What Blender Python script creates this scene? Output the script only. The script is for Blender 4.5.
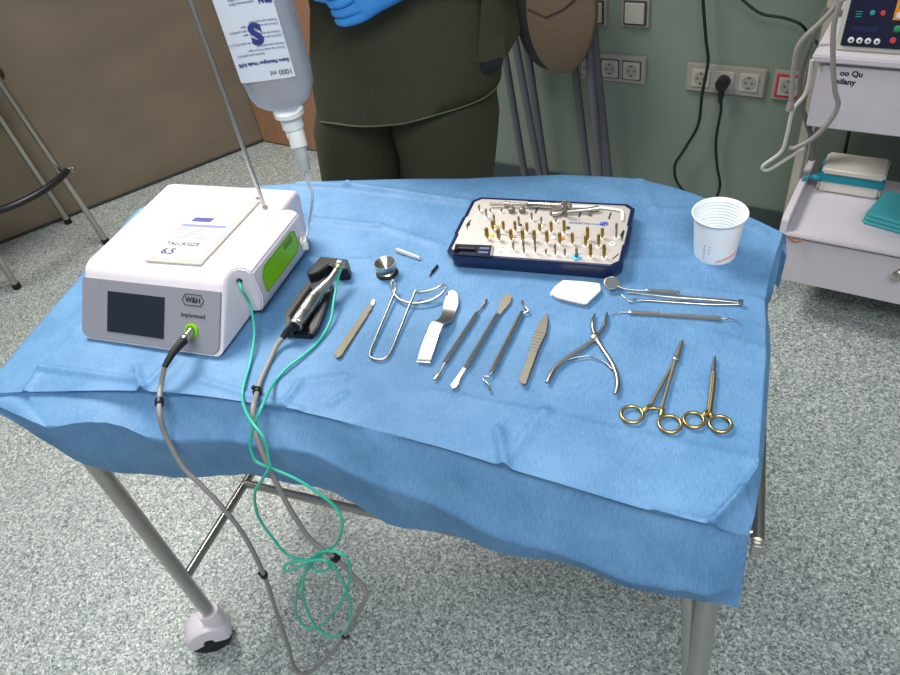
import bpy, bmesh, math, random
from mathutils import Vector, Matrix, noise
random.seed(4)
V = Vector
scn = bpy.context.scene
col = scn.collection
for o in list(bpy.data.objects): bpy.data.objects.remove(o)

# ------------------------------------------------------------------ camera
RWC = Matrix(((0.94181466, 0.30542792, -0.14035286),
              (-0.11235235, 0.67958171, 0.72494527),
              (0.31679977, -0.66699512, 0.67435556)))
FOC = 712.5
CAM = V((0, 0, 1.52))
cd = bpy.data.cameras.new('camera'); cam = bpy.data.objects.new('camera', cd); col.objects.link(cam)
cam.matrix_world = Matrix.Translation(CAM) @ RWC.transposed().to_4x4()
cd.sensor_width = 36; cd.lens = FOC / 900 * 36; cd.clip_start = 0.02; cd.clip_end = 50
scn.camera = cam
# ------------------------------------------------------------------ world, lights, exposure
scn.view_settings.view_transform = 'Standard'; scn.view_settings.look = 'None'
scn.view_settings.gamma = 1; scn.view_settings.exposure = 0.0
try: scn.view_settings.use_curve_mapping = False
except Exception: pass
w = bpy.data.worlds.new('world'); scn.world = w; w.use_nodes = True
w.node_tree.nodes['Background'].inputs[0].default_value = (0.80, 0.86, 0.90, 1)
w.node_tree.nodes['Background'].inputs[1].default_value = 0.34
def area(name, loc, target, size, energy, color, spread=180):
    l = bpy.data.lights.new(name, 'AREA'); l.shape = 'RECTANGLE'; l.size = size[0]; l.size_y = size[1]
    l.energy = energy; l.color = color; l.spread = math.radians(spread)
    o = bpy.data.objects.new(name, l); col.objects.link(o); o.location = loc
    o.rotation_euler = (V(target) - V(loc)).to_track_quat('-Z', 'Y').to_euler(); return o
area('key_fill_light', (-1.45, 1.55, 2.75), (-1.05, 1.05, 0), (1.0, 0.8), 47, (1.0, 0.96, 0.90), 120)
area('key_fill_light', (0.3, -0.5, 2.7), (0.1, 0.4, 0), (1.4, 0.8), 29, (0.93, 0.97, 1.0), 130)  # front fill, added to brighten the floor at the right

T = 0.86     # height of the draped table top

# ------------------------------------------------------------------ pixel -> real planes
def ray(px, py): return RWC.transposed() @ V((px - 450, 337.5 - py, -FOC))
def tp(px, py, dz=0.0, base=T):
    r = ray(px, py); return CAM + r * ((base + dz - CAM.z) / r.z)
def ty(px, py, y):
    r = ray(px, py); return CAM + r * ((y - CAM.y) / r.y)
def tx(px, py, x):
    r = ray(px, py); return CAM + r * ((x - CAM.x) / r.x)

# ------------------------------------------------------------------ materials
def lin(c):
    return tuple(((v / 255) / 12.92 if v / 255 <= 0.04045 else ((v / 255 + 0.055) / 1.055) ** 2.4) for v in c) + (1,)
MATS = {}
def mat(name, rgb, rough=0.5, metal=0.0, noise_amt=0.0, noise_scale=40, bump=0.0, bump_scale=200, trans=0.0, ior=1.45,
        alpha=1.0, coat=0.0, sss=0.0, emit=None, stretch=None, linear=False):
    if name in MATS: return MATS[name]
    m = bpy.data.materials.new(name); m.use_nodes = True; nt = m.node_tree; b = nt.nodes['Principled BSDF']
    c = rgb if linear else lin(rgb)
    if len(c) == 3: c = tuple(c) + (1,)
    b.inputs['Base Color'].default_value = c; b.inputs['Roughness'].default_value = rough
    b.inputs['Metallic'].default_value = metal; b.inputs['Transmission Weight'].default_value = trans
    b.inputs['IOR'].default_value = ior; b.inputs['Alpha'].default_value = alpha
    b.inputs['Coat Weight'].default_value = coat
    if sss: b.inputs['Subsurface Weight'].default_value = sss; b.inputs['Subsurface Scale'].default_value = 0.01
    if emit: b.inputs['Emission Color'].default_value = lin(emit[0]); b.inputs['Emission Strength'].default_value = emit[1]
    tc = nt.nodes.new('ShaderNodeTexCoord'); mp = nt.nodes.new('ShaderNodeMapping')
    nt.links.new(tc.outputs['Object'], mp.inputs[0])
    if stretch: mp.inputs['Scale'].default_value = stretch
    n = nt.nodes.new('ShaderNodeTexNoise'); n.inputs['Scale'].default_value = noise_scale; n.inputs['Detail'].default_value = 5
    nt.links.new(mp.outputs[0], n.inputs[0])
    a = max(noise_amt, 0.02)
    r = nt.nodes.new('ShaderNodeValToRGB')
    r.color_ramp.elements[0].position = 0.3; r.color_ramp.elements[1].position = 0.7
    r.color_ramp.elements[0].color = tuple(min(1, v * (1 - a)) for v in c[:3]) + (1,)
    r.color_ramp.elements[1].color = tuple(min(1, v * (1 + a)) for v in c[:3]) + (1,)
    nt.links.new(n.outputs['Fac'], r.inputs[0]); nt.links.new(r.outputs[0], b.inputs['Base Color'])
    if bump:
        n2 = nt.nodes.new('ShaderNodeTexNoise'); n2.inputs['Scale'].default_value = bump_scale; n2.inputs['Detail'].default_value = 4
        nt.links.new(mp.outputs[0], n2.inputs[0])
        bp = nt.nodes.new('ShaderNodeBump'); bp.inputs['Strength'].default_value = bump; bp.inputs['Distance'].default_value = 0.002
        nt.links.new(n2.outputs['Fac'], bp.inputs['Height']); nt.links.new(bp.outputs[0], b.inputs['Normal'])
    MATS[name] = m; return m

def floor_mat():
    m = bpy.data.materials.new('speckled_vinyl'); m.use_nodes = True; nt = m.node_tree; b = nt.nodes['Principled BSDF']
    tc = nt.nodes.new('ShaderNodeTexCoord')
    v = nt.nodes.new('ShaderNodeTexVoronoi'); v.inputs['Scale'].default_value = 265
    nd = nt.nodes.new('ShaderNodeTexNoise'); nd.inputs['Scale'].default_value = 160; nd.inputs['Detail'].default_value = 2
    mx = nt.nodes.new('ShaderNodeMix'); mx.data_type = 'RGBA'; mx.blend_type = 'ADD'; mx.inputs[0].default_value = 0.012
    nt.links.new(tc.outputs['Object'], nd.inputs[0]); nt.links.new(tc.outputs['Object'], mx.inputs[6]); nt.links.new(nd.outputs['Color'], mx.inputs[7])
    nt.links.new(mx.outputs[2], v.inputs['Vector'])
    sp = nt.nodes.new('ShaderNodeSeparateColor'); nt.links.new(v.outputs['Color'], sp.inputs[0])
    r = nt.nodes.new('ShaderNodeValToRGB'); r.color_ramp.interpolation = 'LINEAR'
    cols = [(0.0, (82, 92, 92)), (0.16, (112, 122, 122)), (0.34, (140, 148, 146)), (0.62, (160, 167, 163)), (0.84, (190, 195, 190)), (1.0, (212, 216, 212))]
    e = r.color_ramp.elements
    e[0].position = 0; e[0].color = lin(cols[0][1]); e[1].position = 1; e[1].color = lin(cols[-1][1])
    for p, c in cols[1:-1]: k = e.new(p); k.color = lin(c)
    nt.links.new(sp.outputs[0], r.inputs[0])
    n = nt.nodes.new('ShaderNodeTexNoise'); n.inputs['Scale'].default_value = 1.6; nt.links.new(tc.outputs['Object'], n.inputs[0])
    r2 = nt.nodes.new('ShaderNodeValToRGB'); r2.color_ramp.elements[0].color = (0.9, 0.91, 0.92, 1); r2.color_ramp.elements[1].color = (1, 1, 1, 1)
    nt.links.new(n.outputs['Fac'], r2.inputs[0])
    mu = nt.nodes.new('ShaderNodeMix'); mu.data_type = 'RGBA'; mu.blend_type = 'MULTIPLY'; mu.inputs[0].default_value = 1
    nt.links.new(r.outputs[0], mu.inputs[6]); nt.links.new(r2.outputs[0], mu.inputs[7]); nt.links.new(mu.outputs[2], b.inputs['Base Color'])
    b.inputs['Roughness'].default_value = 0.5
    return m

def drape_mat():
    m = bpy.data.materials.new('blue_nonwoven'); m.use_nodes = True; nt = m.node_tree; b = nt.nodes['Principled BSDF']
    tc = nt.nodes.new('ShaderNodeTexCoord'); mp = nt.nodes.new('ShaderNodeMapping'); mp.inputs['Scale'].default_value = (1.0, 0.16, 0.16)
    mp.inputs['Rotation'].default_value = (0, 0, 0.08)
    nt.links.new(tc.outputs['Object'], mp.inputs[0])
    n = nt.nodes.new('ShaderNodeTexNoise'); n.inputs['Scale'].default_value = 700; n.inputs['Detail'].default_value = 6; nt.links.new(mp.outputs[0], n.inputs[0])
    n3 = nt.nodes.new('ShaderNodeTexNoise'); n3.inputs['Scale'].default_value = 14; n3.inputs['Detail'].default_value = 8; nt.links.new(tc.outputs['Object'], n3.inputs[0])
    ad = nt.nodes.new('ShaderNodeMath'); ad.operation = 'ADD'; nt.links.new(n.outputs['Fac'], ad.inputs[0]); nt.links.new(n3.outputs['Fac'], ad.inputs[1])
    hf = nt.nodes.new('ShaderNodeMath'); hf.operation = 'MULTIPLY'; hf.inputs[1].default_value = 0.5; nt.links.new(ad.outputs[0], hf.inputs[0])
    r = nt.nodes.new('ShaderNodeValToRGB'); e = r.color_ramp.elements
    e[0].position = 0.36; e[0].color = lin((86, 134, 179)); e[1].position = 0.62; e[1].color = lin((113, 158, 200))
    nt.links.new(hf.outputs[0], r.inputs[0]); nt.links.new(r.outputs[0], b.inputs['Base Color'])
    b.inputs['Roughness'].default_value = 0.55; b.inputs['Specular IOR Level'].default_value = 0.35
    bp = nt.nodes.new('ShaderNodeBump'); bp.inputs['Strength'].default_value = 0.35; bp.inputs['Distance'].default_value = 0.0008
    nt.links.new(n.outputs['Fac'], bp.inputs['Height']); nt.links.new(bp.outputs[0], b.inputs['Normal'])
    tr = nt.nodes.new('ShaderNodeBsdfTranslucent'); nt.links.new(r.outputs[0], tr.inputs[0])
    mx = nt.nodes.new('ShaderNodeMixShader'); mx.inputs[0].default_value = 0.22
    nt.links.new(b.outputs[0], mx.inputs[1]); nt.links.new(tr.outputs[0], mx.inputs[2])
    nt.links.new(mx.outputs[0], nt.nodes['Material Output'].inputs[0])
    return m

M_FLOOR = floor_mat(); M_DRAPE = drape_mat()
M_WALL = mat('green_wall_paint', (112, 126, 115), 0.55, noise_amt=0.03, noise_scale=6)
M_STEELW = mat('brushed_steel_wall', (138, 125, 109), 0.45, 0.55, noise_amt=0.10, noise_scale=3, stretch=(1, 1, 3))
M_BASE = mat('dark_baseboard', (52, 62, 64), 0.6)
M_WOOD_DOOR = mat('warm_wood', (158, 116, 88), 0.5, noise_amt=0.1, noise_scale=12, stretch=(6, 6, 1))
M_STEEL = mat('stainless_steel', (188, 186, 180), 0.33, 1.0, noise_amt=0.04, noise_scale=60)
M_TUBE = mat('satin_tube_steel', (186, 183, 177), 0.27, 1.0, noise_amt=0.05, noise_scale=30)
M_INST = mat('instrument_steel', (180, 178, 172), 0.33, 1.0, noise_amt=0.06, noise_scale=300)
M_SATIN = mat('satin_instrument_steel', (136, 132, 120), 0.5, 0.85, noise_amt=0.08, noise_scale=300)
M_POLISH = mat('polished_steel', (192, 189, 182), 0.27, 1.0)
M_GOLD = mat('gold_plating', (184, 160, 104), 0.32, 1.0, noise_amt=0.05, noise_scale=200)
M_DRILLGOLD = mat('gold_drill_coating', (156, 124, 46), 0.35, 0.8)
M_WHITE = mat('white_enamel_plastic', (217, 210, 217), 0.38, coat=0.2)
M_WHITE2 = mat('white_cup_plastic', (236, 238, 240), 0.35, sss=0.15)
M_GREYPANEL = mat('grey_front_panel', (134, 135, 143), 0.42)
M_SCREEN = mat('dark_display_glass', (30, 36, 46), 0.15)
M_BLACK = mat('black_plastic', (22, 22, 25), 0.4)
M_RUBBER = mat('black_rubber', (18, 18, 20), 0.6)
M_LIME = mat('lime_green_plastic', (122, 188, 18), 0.35)
M_INK = mat('dark_blue_ink', (52, 62, 128), 0.6)
M_INKB = mat('black_ink', (30, 30, 34), 0.6)
M_INKG = mat('grey_ink', (112, 112, 140), 0.6)
M_PAPER = mat('cream_paper', (222, 211, 197), 0.7, noise_amt=0.03, noise_scale=300)
M_LABEL = mat('white_label_paper', (214, 218, 228), 0.6)
M_BOTTLE = mat('clear_bottle_plastic', (214, 224, 238), 0.28, trans=0.72, ior=1.15)
M_CLEAR = mat('clear_soft_plastic', (225, 228, 232), 0.2, trans=0.55, ior=1.2)
M_MILKY = mat('milky_plastic', (226, 226, 222), 0.4, sss=0.1)
M_GREYCABLE = mat('warm_grey_cable', (138, 134, 130), 0.45)
M_GREENTUBE = mat('green_silicone_tube', (56, 184, 158), 0.35, trans=0.1)
M_NAVY = mat('navy_blue_plastic', (14, 26, 66), 0.3, coat=0.3)
M_INSERT = mat('light_grey_insert', (186, 178, 171), 0.5)
M_HOLE = mat('pale_silicone_grommet', (238, 235, 228), 0.5)
M_GAUZE = mat('white_gauze', (226, 224, 219), 0.85, noise_amt=0.06, noise_scale=600, bump=0.6, bump_scale=900)
M_SCRUB = mat('olive_scrub_cloth', (57, 57, 38), 0.85, noise_amt=0.06, noise_scale=90, bump=0.3, bump_scale=900)
M_SKIN = mat('skin', (178, 124, 98), 0.55, sss=0.1)
M_GLOVE = mat('blue_nitrile_glove', (62, 150, 222), 0.45, noise_amt=0.05, bump=0.3, bump_scale=120)
M_HAIR = mat('dark_hair', (42, 30, 24), 0.6)
M_SHOE = mat('white_clog_rubber', (222, 222, 218), 0.5)
M_SOCKET = mat('socket_plastic', (160, 157, 150), 0.4)
M_SOCKET_G = mat('grey_socket_frame', (140, 136, 130), 0.45)
M_RED = mat('red_socket_trim', (176, 34, 40), 0.4)
M_DKLINE = mat('dark_frame_trim', (52, 58, 58), 0.5)
M_STOOLTUBE = mat('grey_folding_leg_paint', (88, 88, 98), 0.45, 0.3)
M_SEATWOOD = mat('brown_seat_laminate', (88, 74, 60), 0.55, noise_amt=0.08, noise_scale=20, stretch=(1, 1, 8))
M_CARTW = mat('white_cart_laminate', (198, 192, 199), 0.45)
M_CARTP = mat('beige_cart_post', (176, 170, 158), 0.5)
M_CREAM = mat('cream_packet', (212, 206, 196), 0.6)
M_TEAL = mat('teal_strap', (20, 130, 150), 0.5)
M_TEALP = mat('teal_pack_paper', (72, 168, 176), 0.6, noise_amt=0.05, noise_scale=30)
M_MONITOR = mat('beige_monitor_case', (182, 180, 170), 0.5)
M_PANELNAVY = mat('navy_control_panel', (22, 26, 52), 0.35)
M_ICONW = mat('white_icon', (205, 205, 210), 0.5); M_ICONT = mat('teal_icon', (40, 140, 140), 0.5)
M_ICONR = mat('red_icon', (190, 60, 60), 0.5); M_ICONO = mat('orange_icon', (214, 140, 20), 0.5); M_ICONG = mat('green_icon', (30, 130, 80), 0.5)
M_MIRROR = mat('dental_mirror_glass', (225, 228, 230), 0.04, 1.0)
M_BLUECASTER = mat('blue_caster_pedal', (30, 90, 190), 0.4)
M_BROWNSTAIN = mat('brown_chipped_edge', (170, 118, 78), 0.6)

# ------------------------------------------------------------------ geometry
class G:
    def __init__(s): s.bm = bmesh.new()
    def _merge(s, b2, mtx=None):
        if mtx is not None: bmesh.ops.transform(b2, matrix=mtx, verts=b2.verts)
        me = bpy.data.meshes.new('tmp'); b2.to_mesh(me); b2.free(); s.bm.from_mesh(me); bpy.data.meshes.remove(me); return s
    def box(s, c, size, bevel=0.0, rot=None, segs=2):
        b = bmesh.new(); bmesh.ops.create_cube(b, size=1); bmesh.ops.scale(b, vec=V(size), verts=b.verts)
        if bevel: bmesh.ops.bevel(b, geom=b.edges[:], offset=bevel, segments=segs, affect='EDGES', profile=0.5)
        m = Matrix.Translation(V(c))
        if rot is not None: m = m @ (rot.to_4x4() if isinstance(rot, Matrix) else Matrix.Rotation(rot, 4, 'Z'))
        return s._merge(b, m)
    def frame_box(s, o, ux, uy, uz, size, bevel=0.0, segs=2):
        # box whose corner is at o and whose axes are ux,uy,uz
        b = bmesh.new(); bmesh.ops.create_cube(b, size=1)
        bmesh.ops.translate(b, vec=(0.5, 0.5, 0.5), verts=b.verts); bmesh.ops.scale(b, vec=V(size), verts=b.verts)
        if bevel: bmesh.ops.bevel(b, geom=b.edges[:], offset=bevel, segments=segs, affect='EDGES')
        m = Matrix((ux, uy, uz)).transposed().to_4x4(); m.translation = V(o)
        return s._merge(b, m)
    def tube(s, pts, r, segs=10, closed=False, flat=1.0, caps=True):
        pts = [V(p) for p in pts]; n = len(pts); rs = r if isinstance(r, (list, tuple)) else [r] * n
        bm = s.bm; rings = []; up = None
        for i in range(n):
            a = pts[(i - 1) % n] if (closed or i > 0) else pts[i]; c = pts[(i + 1) % n] if (closed or i < n - 1) else pts[i]
            t = (c - a)
            if t.length < 1e-9: t = V((0, 0, 1))
            t.normalize()
            if up is None:
                up = V((0, 0, 1)) if abs(t.z) < 0.95 else V((1, 0, 0))
            x = t.cross(up)
            if x.length < 1e-4: x = t.orthogonal()
            x.normalize(); y = x.cross(t).normalized(); up = y
            rings.append([bm.verts.new(pts[i] + (x * math.cos(2 * math.pi * k / segs) + y * math.sin(2 * math.pi * k / segs) * flat) * rs[i]) for k in range(segs)])
        m = n if closed else n - 1
        for i in range(m):
            A = rings[i]; B = rings[(i + 1) % n]
            for k in range(segs):
                bm.faces.new((A[k], A[(k + 1) % segs], B[(k + 1) % segs], B[k]))
        if not closed and caps:
            bm.faces.new(list(reversed(rings[0]))); bm.faces.new(rings[-1])
        return s
    def lathe(s, prof, c=(0, 0, 0), axis=(0, 0, 1), segs=32, capped=True):
        ax = V(axis).normalized(); q = V((0, 0, 1)).rotation_difference(ax).to_matrix(); c = V(c); bm = s.bm; rings = []
        for r, z in prof:
            rings.append([bm.verts.new(c + q @ V((r * math.cos(2 * math.pi * k / segs), r * math.sin(2 * math.pi * k / segs), z))) for k in range(segs)])
        for A, B in zip(rings, rings[1:]):
            for k in range(segs): bm.faces.new((A[k], A[(k + 1) % segs], B[(k + 1) % segs], B[k]))
        if capped:
            if prof[0][0] > 1e-5: bm.faces.new(list(reversed(rings[0])))
            if prof[-1][0] > 1e-5: bm.faces.new(rings[-1])
        return s
    def prism(s, outline, ext, bevel=0.0):
        b = bmesh.new(); vs = [b.verts.new(V(p)) for p in outline]
        f = b.faces.new(vs); r = bmesh.ops.extrude_face_region(b, geom=[f])
        nv = [e for e in r['geom'] if isinstance(e, bmesh.types.BMVert)]
        bmesh.ops.translate(b, vec=V(ext), verts=nv); bmesh.ops.recalc_face_normals(b, faces=b.faces)
        if bevel:
            bmesh.ops.bevel(b, geom=b.edges[:], offset=bevel, segments=2, affect='EDGES')
        return s._merge(b)
    def loft(s, rings, closed=True, caps=True):
        bm = s.bm; R = [[bm.verts.new(V(p)) for p in r] for r in rings]; n = len(R[0])
        for A, B in zip(R, R[1:]):
            for k in range(n if closed else n - 1): bm.faces.new((A[k], A[(k + 1) % n], B[(k + 1) % n], B[k]))
        if caps and closed: bm.faces.new(list(reversed(R[0]))); bm.faces.new(R[-1])
        return s
    def ball(s, c, r, scale=(1, 1, 1), sub=3):
        b = bmesh.new(); bmesh.ops.create_icosphere(b, subdivisions=sub, radius=r); bmesh.ops.scale(b, vec=V(scale), verts=b.verts)
        bmesh.ops.translate(b, vec=V(c), verts=b.verts); return s._merge(b)
    def torus(s, c, R, r, axis=(0, 0, 1), segs=32, rs=10, a0=0, a1=2 * math.pi, sx=1, sy=1):
        q = V((0, 0, 1)).rotation_difference(V(axis).normalized()).to_matrix(); full = abs(a1 - a0 - 2 * math.pi) < 1e-6
        n = segs if full else segs + 1
        return s.tube([V(c) + q @ V((R * sx * math.cos(a0 + (a1 - a0) * k / segs), R * sy * math.sin(a0 + (a1 - a0) * k / segs), 0)) for k in range(n)], r, rs, closed=full)

WORLD = {}
def origin_of(o):
    return WORLD.get(o.name, V((0, 0, 0)))
def obj(name, g, m, parent=None, smooth=40, origin=None):
    """links the collected geometry as ONE mesh object; vertices given in world coordinates"""
    bm = g.bm; bmesh.ops.recalc_face_normals(bm, faces=bm.faces) if smooth is not None else None
    og = origin_of(parent) if parent else (V(origin) if origin is not None else V((0, 0, 0)))
    bmesh.ops.translate(bm, vec=-og, verts=bm.verts)
    me = bpy.data.meshes.new(name); bm.to_mesh(me); bm.free()
    me.materials.append(m)
    o = bpy.data.objects.new(name, me); col.objects.link(o)
    if smooth:
        for p in me.polygons: p.use_smooth = True
        try: me.set_sharp_from_angle(angle=math.radians(smooth))
        except Exception: pass
    if parent: o.parent = parent
    else: o.location = og
    WORLD[o.name] = og
    return o
def tag(o, label, cat, group=None):
    o['label'] = label; o['category'] = cat
    if group: o['group'] = group
    return o
def thing(name, label, cat, loc, group=None):
    o = bpy.data.objects.new(name, None); col.objects.link(o); o.location = V(loc); o.empty_display_size = 0.05
    WORLD[o.name] = V(loc); return tag(o, label, cat, group)
def struct(name, g, m, smooth=40):
    o = obj(name, g, m, None, smooth); o['kind'] = 'structure'; return o
def copy_tree(o, loc=None, label=None, parent=None):
    c = o.copy(); col.objects.link(c)
    if parent: c.parent = parent
    for ch in list(o.children): copy_tree(ch, parent=c)
    if loc is not None: c.location = V(loc)
    if label: c['label'] = label
    return c
def cr(pts, n=8, closed=False):
    """Catmull-Rom through the points"""
    P = [V(p) for p in pts]; out = []; N = len(P)
    rng = range(N if closed else N - 1)
    for i in rng:
        g = (lambda k: P[k % N]) if closed else (lambda k: P[max(0, min(N - 1, k))])
        a, b, c, d = g(i - 1), g(i), g(i + 1), g(i + 2)
        for k in range(n):
            t = k / n
            out.append(0.5 * ((2 * b) + (c - a) * t + (2 * a - 5 * b + 4 * c - d) * t * t + (3 * b - a - 3 * c + d) * t ** 3))
    if not closed: out.append(P[-1])
    return out
def text(body, size, o, ux, uy, m, parent, lift=0.0004, name='lettering', thick=0.0002, align='LEFT', bold=0.0):
    cu = bpy.data.curves.new('txt', 'FONT'); cu.body = body; cu.size = size; cu.extrude = thick; cu.align_x = align; cu.offset = bold
    cu.resolution_u = 3
    t = bpy.data.objects.new('txt', cu); col.objects.link(t)
    dg = bpy.context.evaluated_depsgraph_get(); dg.update(); me = bpy.data.meshes.new_from_object(t.evaluated_get(dg))
    bpy.data.objects.remove(t); bpy.data.curves.remove(cu)
    ux = V(ux).normalized(); uy = V(uy); uy = (uy - ux * uy.dot(ux)).normalized(); uz = ux.cross(uy)
    mm = Matrix((ux, uy, uz)).transposed().to_4x4(); mm.translation = V(o) + uz * lift
    me.transform(Matrix.Translation(-origin_of(parent)) @ mm); me.materials.clear(); me.materials.append(m); me.name = name
    ob = bpy.data.objects.new(name, me); col.objects.link(ob); ob.parent = parent; WORLD[ob.name] = origin_of(parent)
    return ob

# ================================================================== ROOM
g = G(); g.box((-0.8, 1.0, -0.02), (7.2, 6.2, 0.04)); struct('floor', g, M_FLOOR, None)
WO = V((0.17, 2.19, 0)); WU = V((0.9727, -0.2321, 0)).normalized(); WN = V((-0.2321, -0.9727, 0)).normalized(); UZ = V((0, 0, 1))
def wp(s, z, off=0.0): return WO + WU * s + WN * off + UZ * z
HW = 2.6
g = G(); g.frame_box(wp(-2.30, 0, -0.08), WU, -WN * -1 * 1, UZ, (4.6, 0.08, HW)); struct('wall_back', g, M_WALL, None)
g = G(); g.frame_box(wp(-1.32, 0, 0), WU, WN, UZ, (3.55, 0.012, 0.09), 0.002); struct('baseboard_back', g, M_BASE)
# steel clad wall at the left
sa = V((-2.06, 2.69, 0)); sd = (V((-2.809, 1.816, 0)) - sa).normalized(); sn = V((sd.y, -sd.x, 0)); 
if sn.dot(V((-1, 1, 0)) - sa) < 0 and sn.x < 0: sn = -sn
g = G(); g.frame_box(sa - sn * 0.05, sd, sn, UZ, (3.0, 0.05, HW)); struct('wall_left', g, M_STEELW, None)
g = G(); g.frame_box(sa, sd, sn, UZ, (3.0, 0.006, 0.012)); struct('trim_1', g, M_DKLINE, None)
# timber door at the corner of the back wall
g = G(); g.frame_box(wp(-2.28, 0.005, 0.0), WU, WN, UZ, (0.82, 0.04, 2.05), 0.004); d1 = struct('door_1', g, M_WOOD_DOOR)
g = G()
hp = wp(-1.54, 1.02, 0.04); g.tube([hp, hp + WN * 0.05], 0.009, 12); g.tube([hp + WN * 0.05, hp + WN * 0.05 - WU * 0.11], 0.008, 12)
obj('door_handle', g, M_STEEL, d1)

# ================================================================== sockets and switches
def rr_plate(g, s, z, w_, h_, off, th, bev=0.004):
    g.frame_box(wp(s, z, off), WU, WN, UZ, (w_, th, h_), bev)
def wall_sz(px, py, off=0.0):
    r = ray(px, py); o = WO + WN * off; t = (o - CAM).dot(WN) / r.dot(WN); p = CAM + r * t
    return (p - o).dot(WU), p.z
def schuko(parent, s, z, sz=0.055, dark=False):
    """one socket insert, centred on s,z"""
    g = G()
    if dark:
        g2 = G(); g2.frame_box(wp(s - sz * 0.56, z - sz * 0.56, 0.006), WU, WN, UZ, (sz * 1.12, 0.004, sz * 1.12), 0.001); obj('dark_trim', g2, M_DKLINE, parent)
    g.frame_box(wp(s - sz / 2, z - sz / 2, 0.008), WU, WN, UZ, (sz, 0.005, sz), 0.002)
    o = obj('socket_insert', g, M_SOCKET, parent)
    r = sz * 0.36
    g = G(); g.lathe([(r, 0), (r, 0.0012), (r * 0.93, 0.0012), (r * 0.93, 0.0004)], wp(s, z, 0.0128), WN, 24); obj('socket_rim', g, M_SOCKET_G, o)
    g = G(); g.lathe([(r * 0.9, 0), (r * 0.9, 0.0006)], wp(s, z, 0.0129), WN, 24); obj('socket_well', g, M_SOCKET_G, o)
    g = G()
    for k in (-1, 1): g.lathe([(0.0028, 0), (0.0028, 0.0004)], wp(s + k * 0.0095, z, 0.0136), WN, 10)
    for k in (-1, 1): g.frame_box(wp(s - 0.003, z + k * r * 0.74 - 0.002, 0.0136), WU, WN, UZ, (0.006, 0.0005, 0.004))
    obj('pin_hole', g, M_INKB, o)
    return o
s0, z0 = wall_sz(688, 91); s1, z1 = wall_sz(766, 66)
zc = (z0 + z1) / 2; sc = (s0 + s1) / 2
ts = thing('triple_wall_socket', 'triple white wall socket with black plug in its middle outlet', 'wall socket', wp(sc, zc - 0.043, 0))
g = G(); rr_plate(g, sc - 0.118, zc - 0.045, 0.236, 0.09, 0.001, 0.009, 0.004); obj('frame_plate', g, M_SOCKET_G, ts)
for k in (-1, 0, 1): schuko(ts, sc + k * 0.071, zc, 0.056)
TS = (sc, zc)
# left double + hidden third
sA, zA = wall_sz(611, 67); sB, zB = wall_sz(632.5, 70)
zq = (zA + zB) / 2; pitch = sB - sA; sz_ = min(0.056, pitch * 0.80)
dsx = thing('triple_wall_socket', 'dark trimmed wall socket row partly behind the folding stools', 'wall socket', wp(sA, zq - 0.045, 0))
g = G(); rr_plate(g, sA - pitch * 1.6, zq - 0.045, pitch * 3.25, 0.092, 0.0, 0.008, 0.003); obj('frame_plate', g, M_SOCKET_G, dsx)
for k in (-1, 0, 1): schuko(dsx, sA + k * pitch, zq, sz_, True)
# red trimmed socket
sr, zr = wall_sz(789, 85)
rs = thing('single_wall_socket', 'single white wall socket with red trim beside the white cart', 'wall socket', wp(sr, zr - 0.04, 0))
g = G(); rr_plate(g, sr - 0.045, zr - 0.045, 0.09, 0.09, 0.0, 0.009, 0.003); obj('frame_plate', g, M_SOCKET_G, rs)
g = G(); g.frame_box(wp(sr - 0.034, zr - 0.034, 0.0095), WU, WN, UZ, (0.068, 0.002, 0.068), 0.0005); obj('red_trim', g, M_RED, rs)
schuko(rs, sr, zr, 0.058)
# switches
for (px, py, lb) in ((636, 12, 'square white wall switch above the dark trimmed sockets'), (594, 11, 'white wall switch half hidden behind the folding stool seat')):
    sw, zw = wall_sz(px, py)
    t = thing('wall_switch', lb, 'light switch', wp(sw, zw - 0.04, 0))
    g = G(); rr_plate(g, sw - 0.045, zw - 0.045, 0.09, 0.09, 0.0, 0.007, 0.003); obj('frame_plate', g, M_SOCKET_G, t)
    g = G(); rr_plate(g, sw - 0.036, zw - 0.036, 0.072, 0.072, 0.0075, 0.003, 0.001); obj('dark_trim', g, M_DKLINE, t)
    g = G(); rr_plate(g, sw - 0.031, zw - 0.031, 0.062, 0.062, 0.010, 0.005, 0.002); obj('rocker', g, M_SOCKET, t)
# black plug + lead
def wallpath(pts, off):
    out = []
    for p in pts:
        s, z = wall_sz(p[0], p[1], p[2] if len(p) > 2 else off); out.append(wp(s, max(z, 0.006), p[2] if len(p) > 2 else off))
    return out
t = thing('power_cord', 'black power cord plugged into the middle of the triple socket', 'power cord', wp(TS[0], 0, 0.03))
g = G(); g.lathe([(0.0195, 0), (0.0195, 0.026), (0.017, 0.032), (0, 0.032)], wp(TS[0], TS[1], 0.0145), WN, 24)
g.tube([wp(TS[0], TS[1], 0.03), wp(TS[0], TS[1] - 0.03, 0.032), wp(TS[0], TS[1] - 0.062, 0.03)], [0.011, 0.009, 0.006], 12)
obj('plug', g, M_BLACK, t)
g = G(); g.tube(cr([wp(TS[0], TS[1] - 0.055, 0.03)] + wallpath([(721, 110), (716, 140), (717, 165), (720, 185), (716, 199)], 0.03), 8), 0.0042, 8); obj('cord', g, M_RUBBER, t)
g = G(); g.tube(cr(wallpath([(702, -30), (703, 0), (706, 40), (708, 62), (702, 95), (698, 125), (684, 150), (675, 165), (677, 182), (690, 197), (700, 203)], 0.04), 8), 0.0046, 8)
tag(obj('black_cable', g, M_RUBBER, None, origin=wp(-0.1, 0, 0.04)), 'long black cable hanging down the green wall over the left outlet', 'cable')
g = G(); g.tube(cr(wallpath([(735, -8), (746, 3), (762, 14), (784, 18), (800, 24), (809, 34)], 0.05) + [ty(822, 48, 1.98)], 8), 0.0042, 8)
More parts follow.
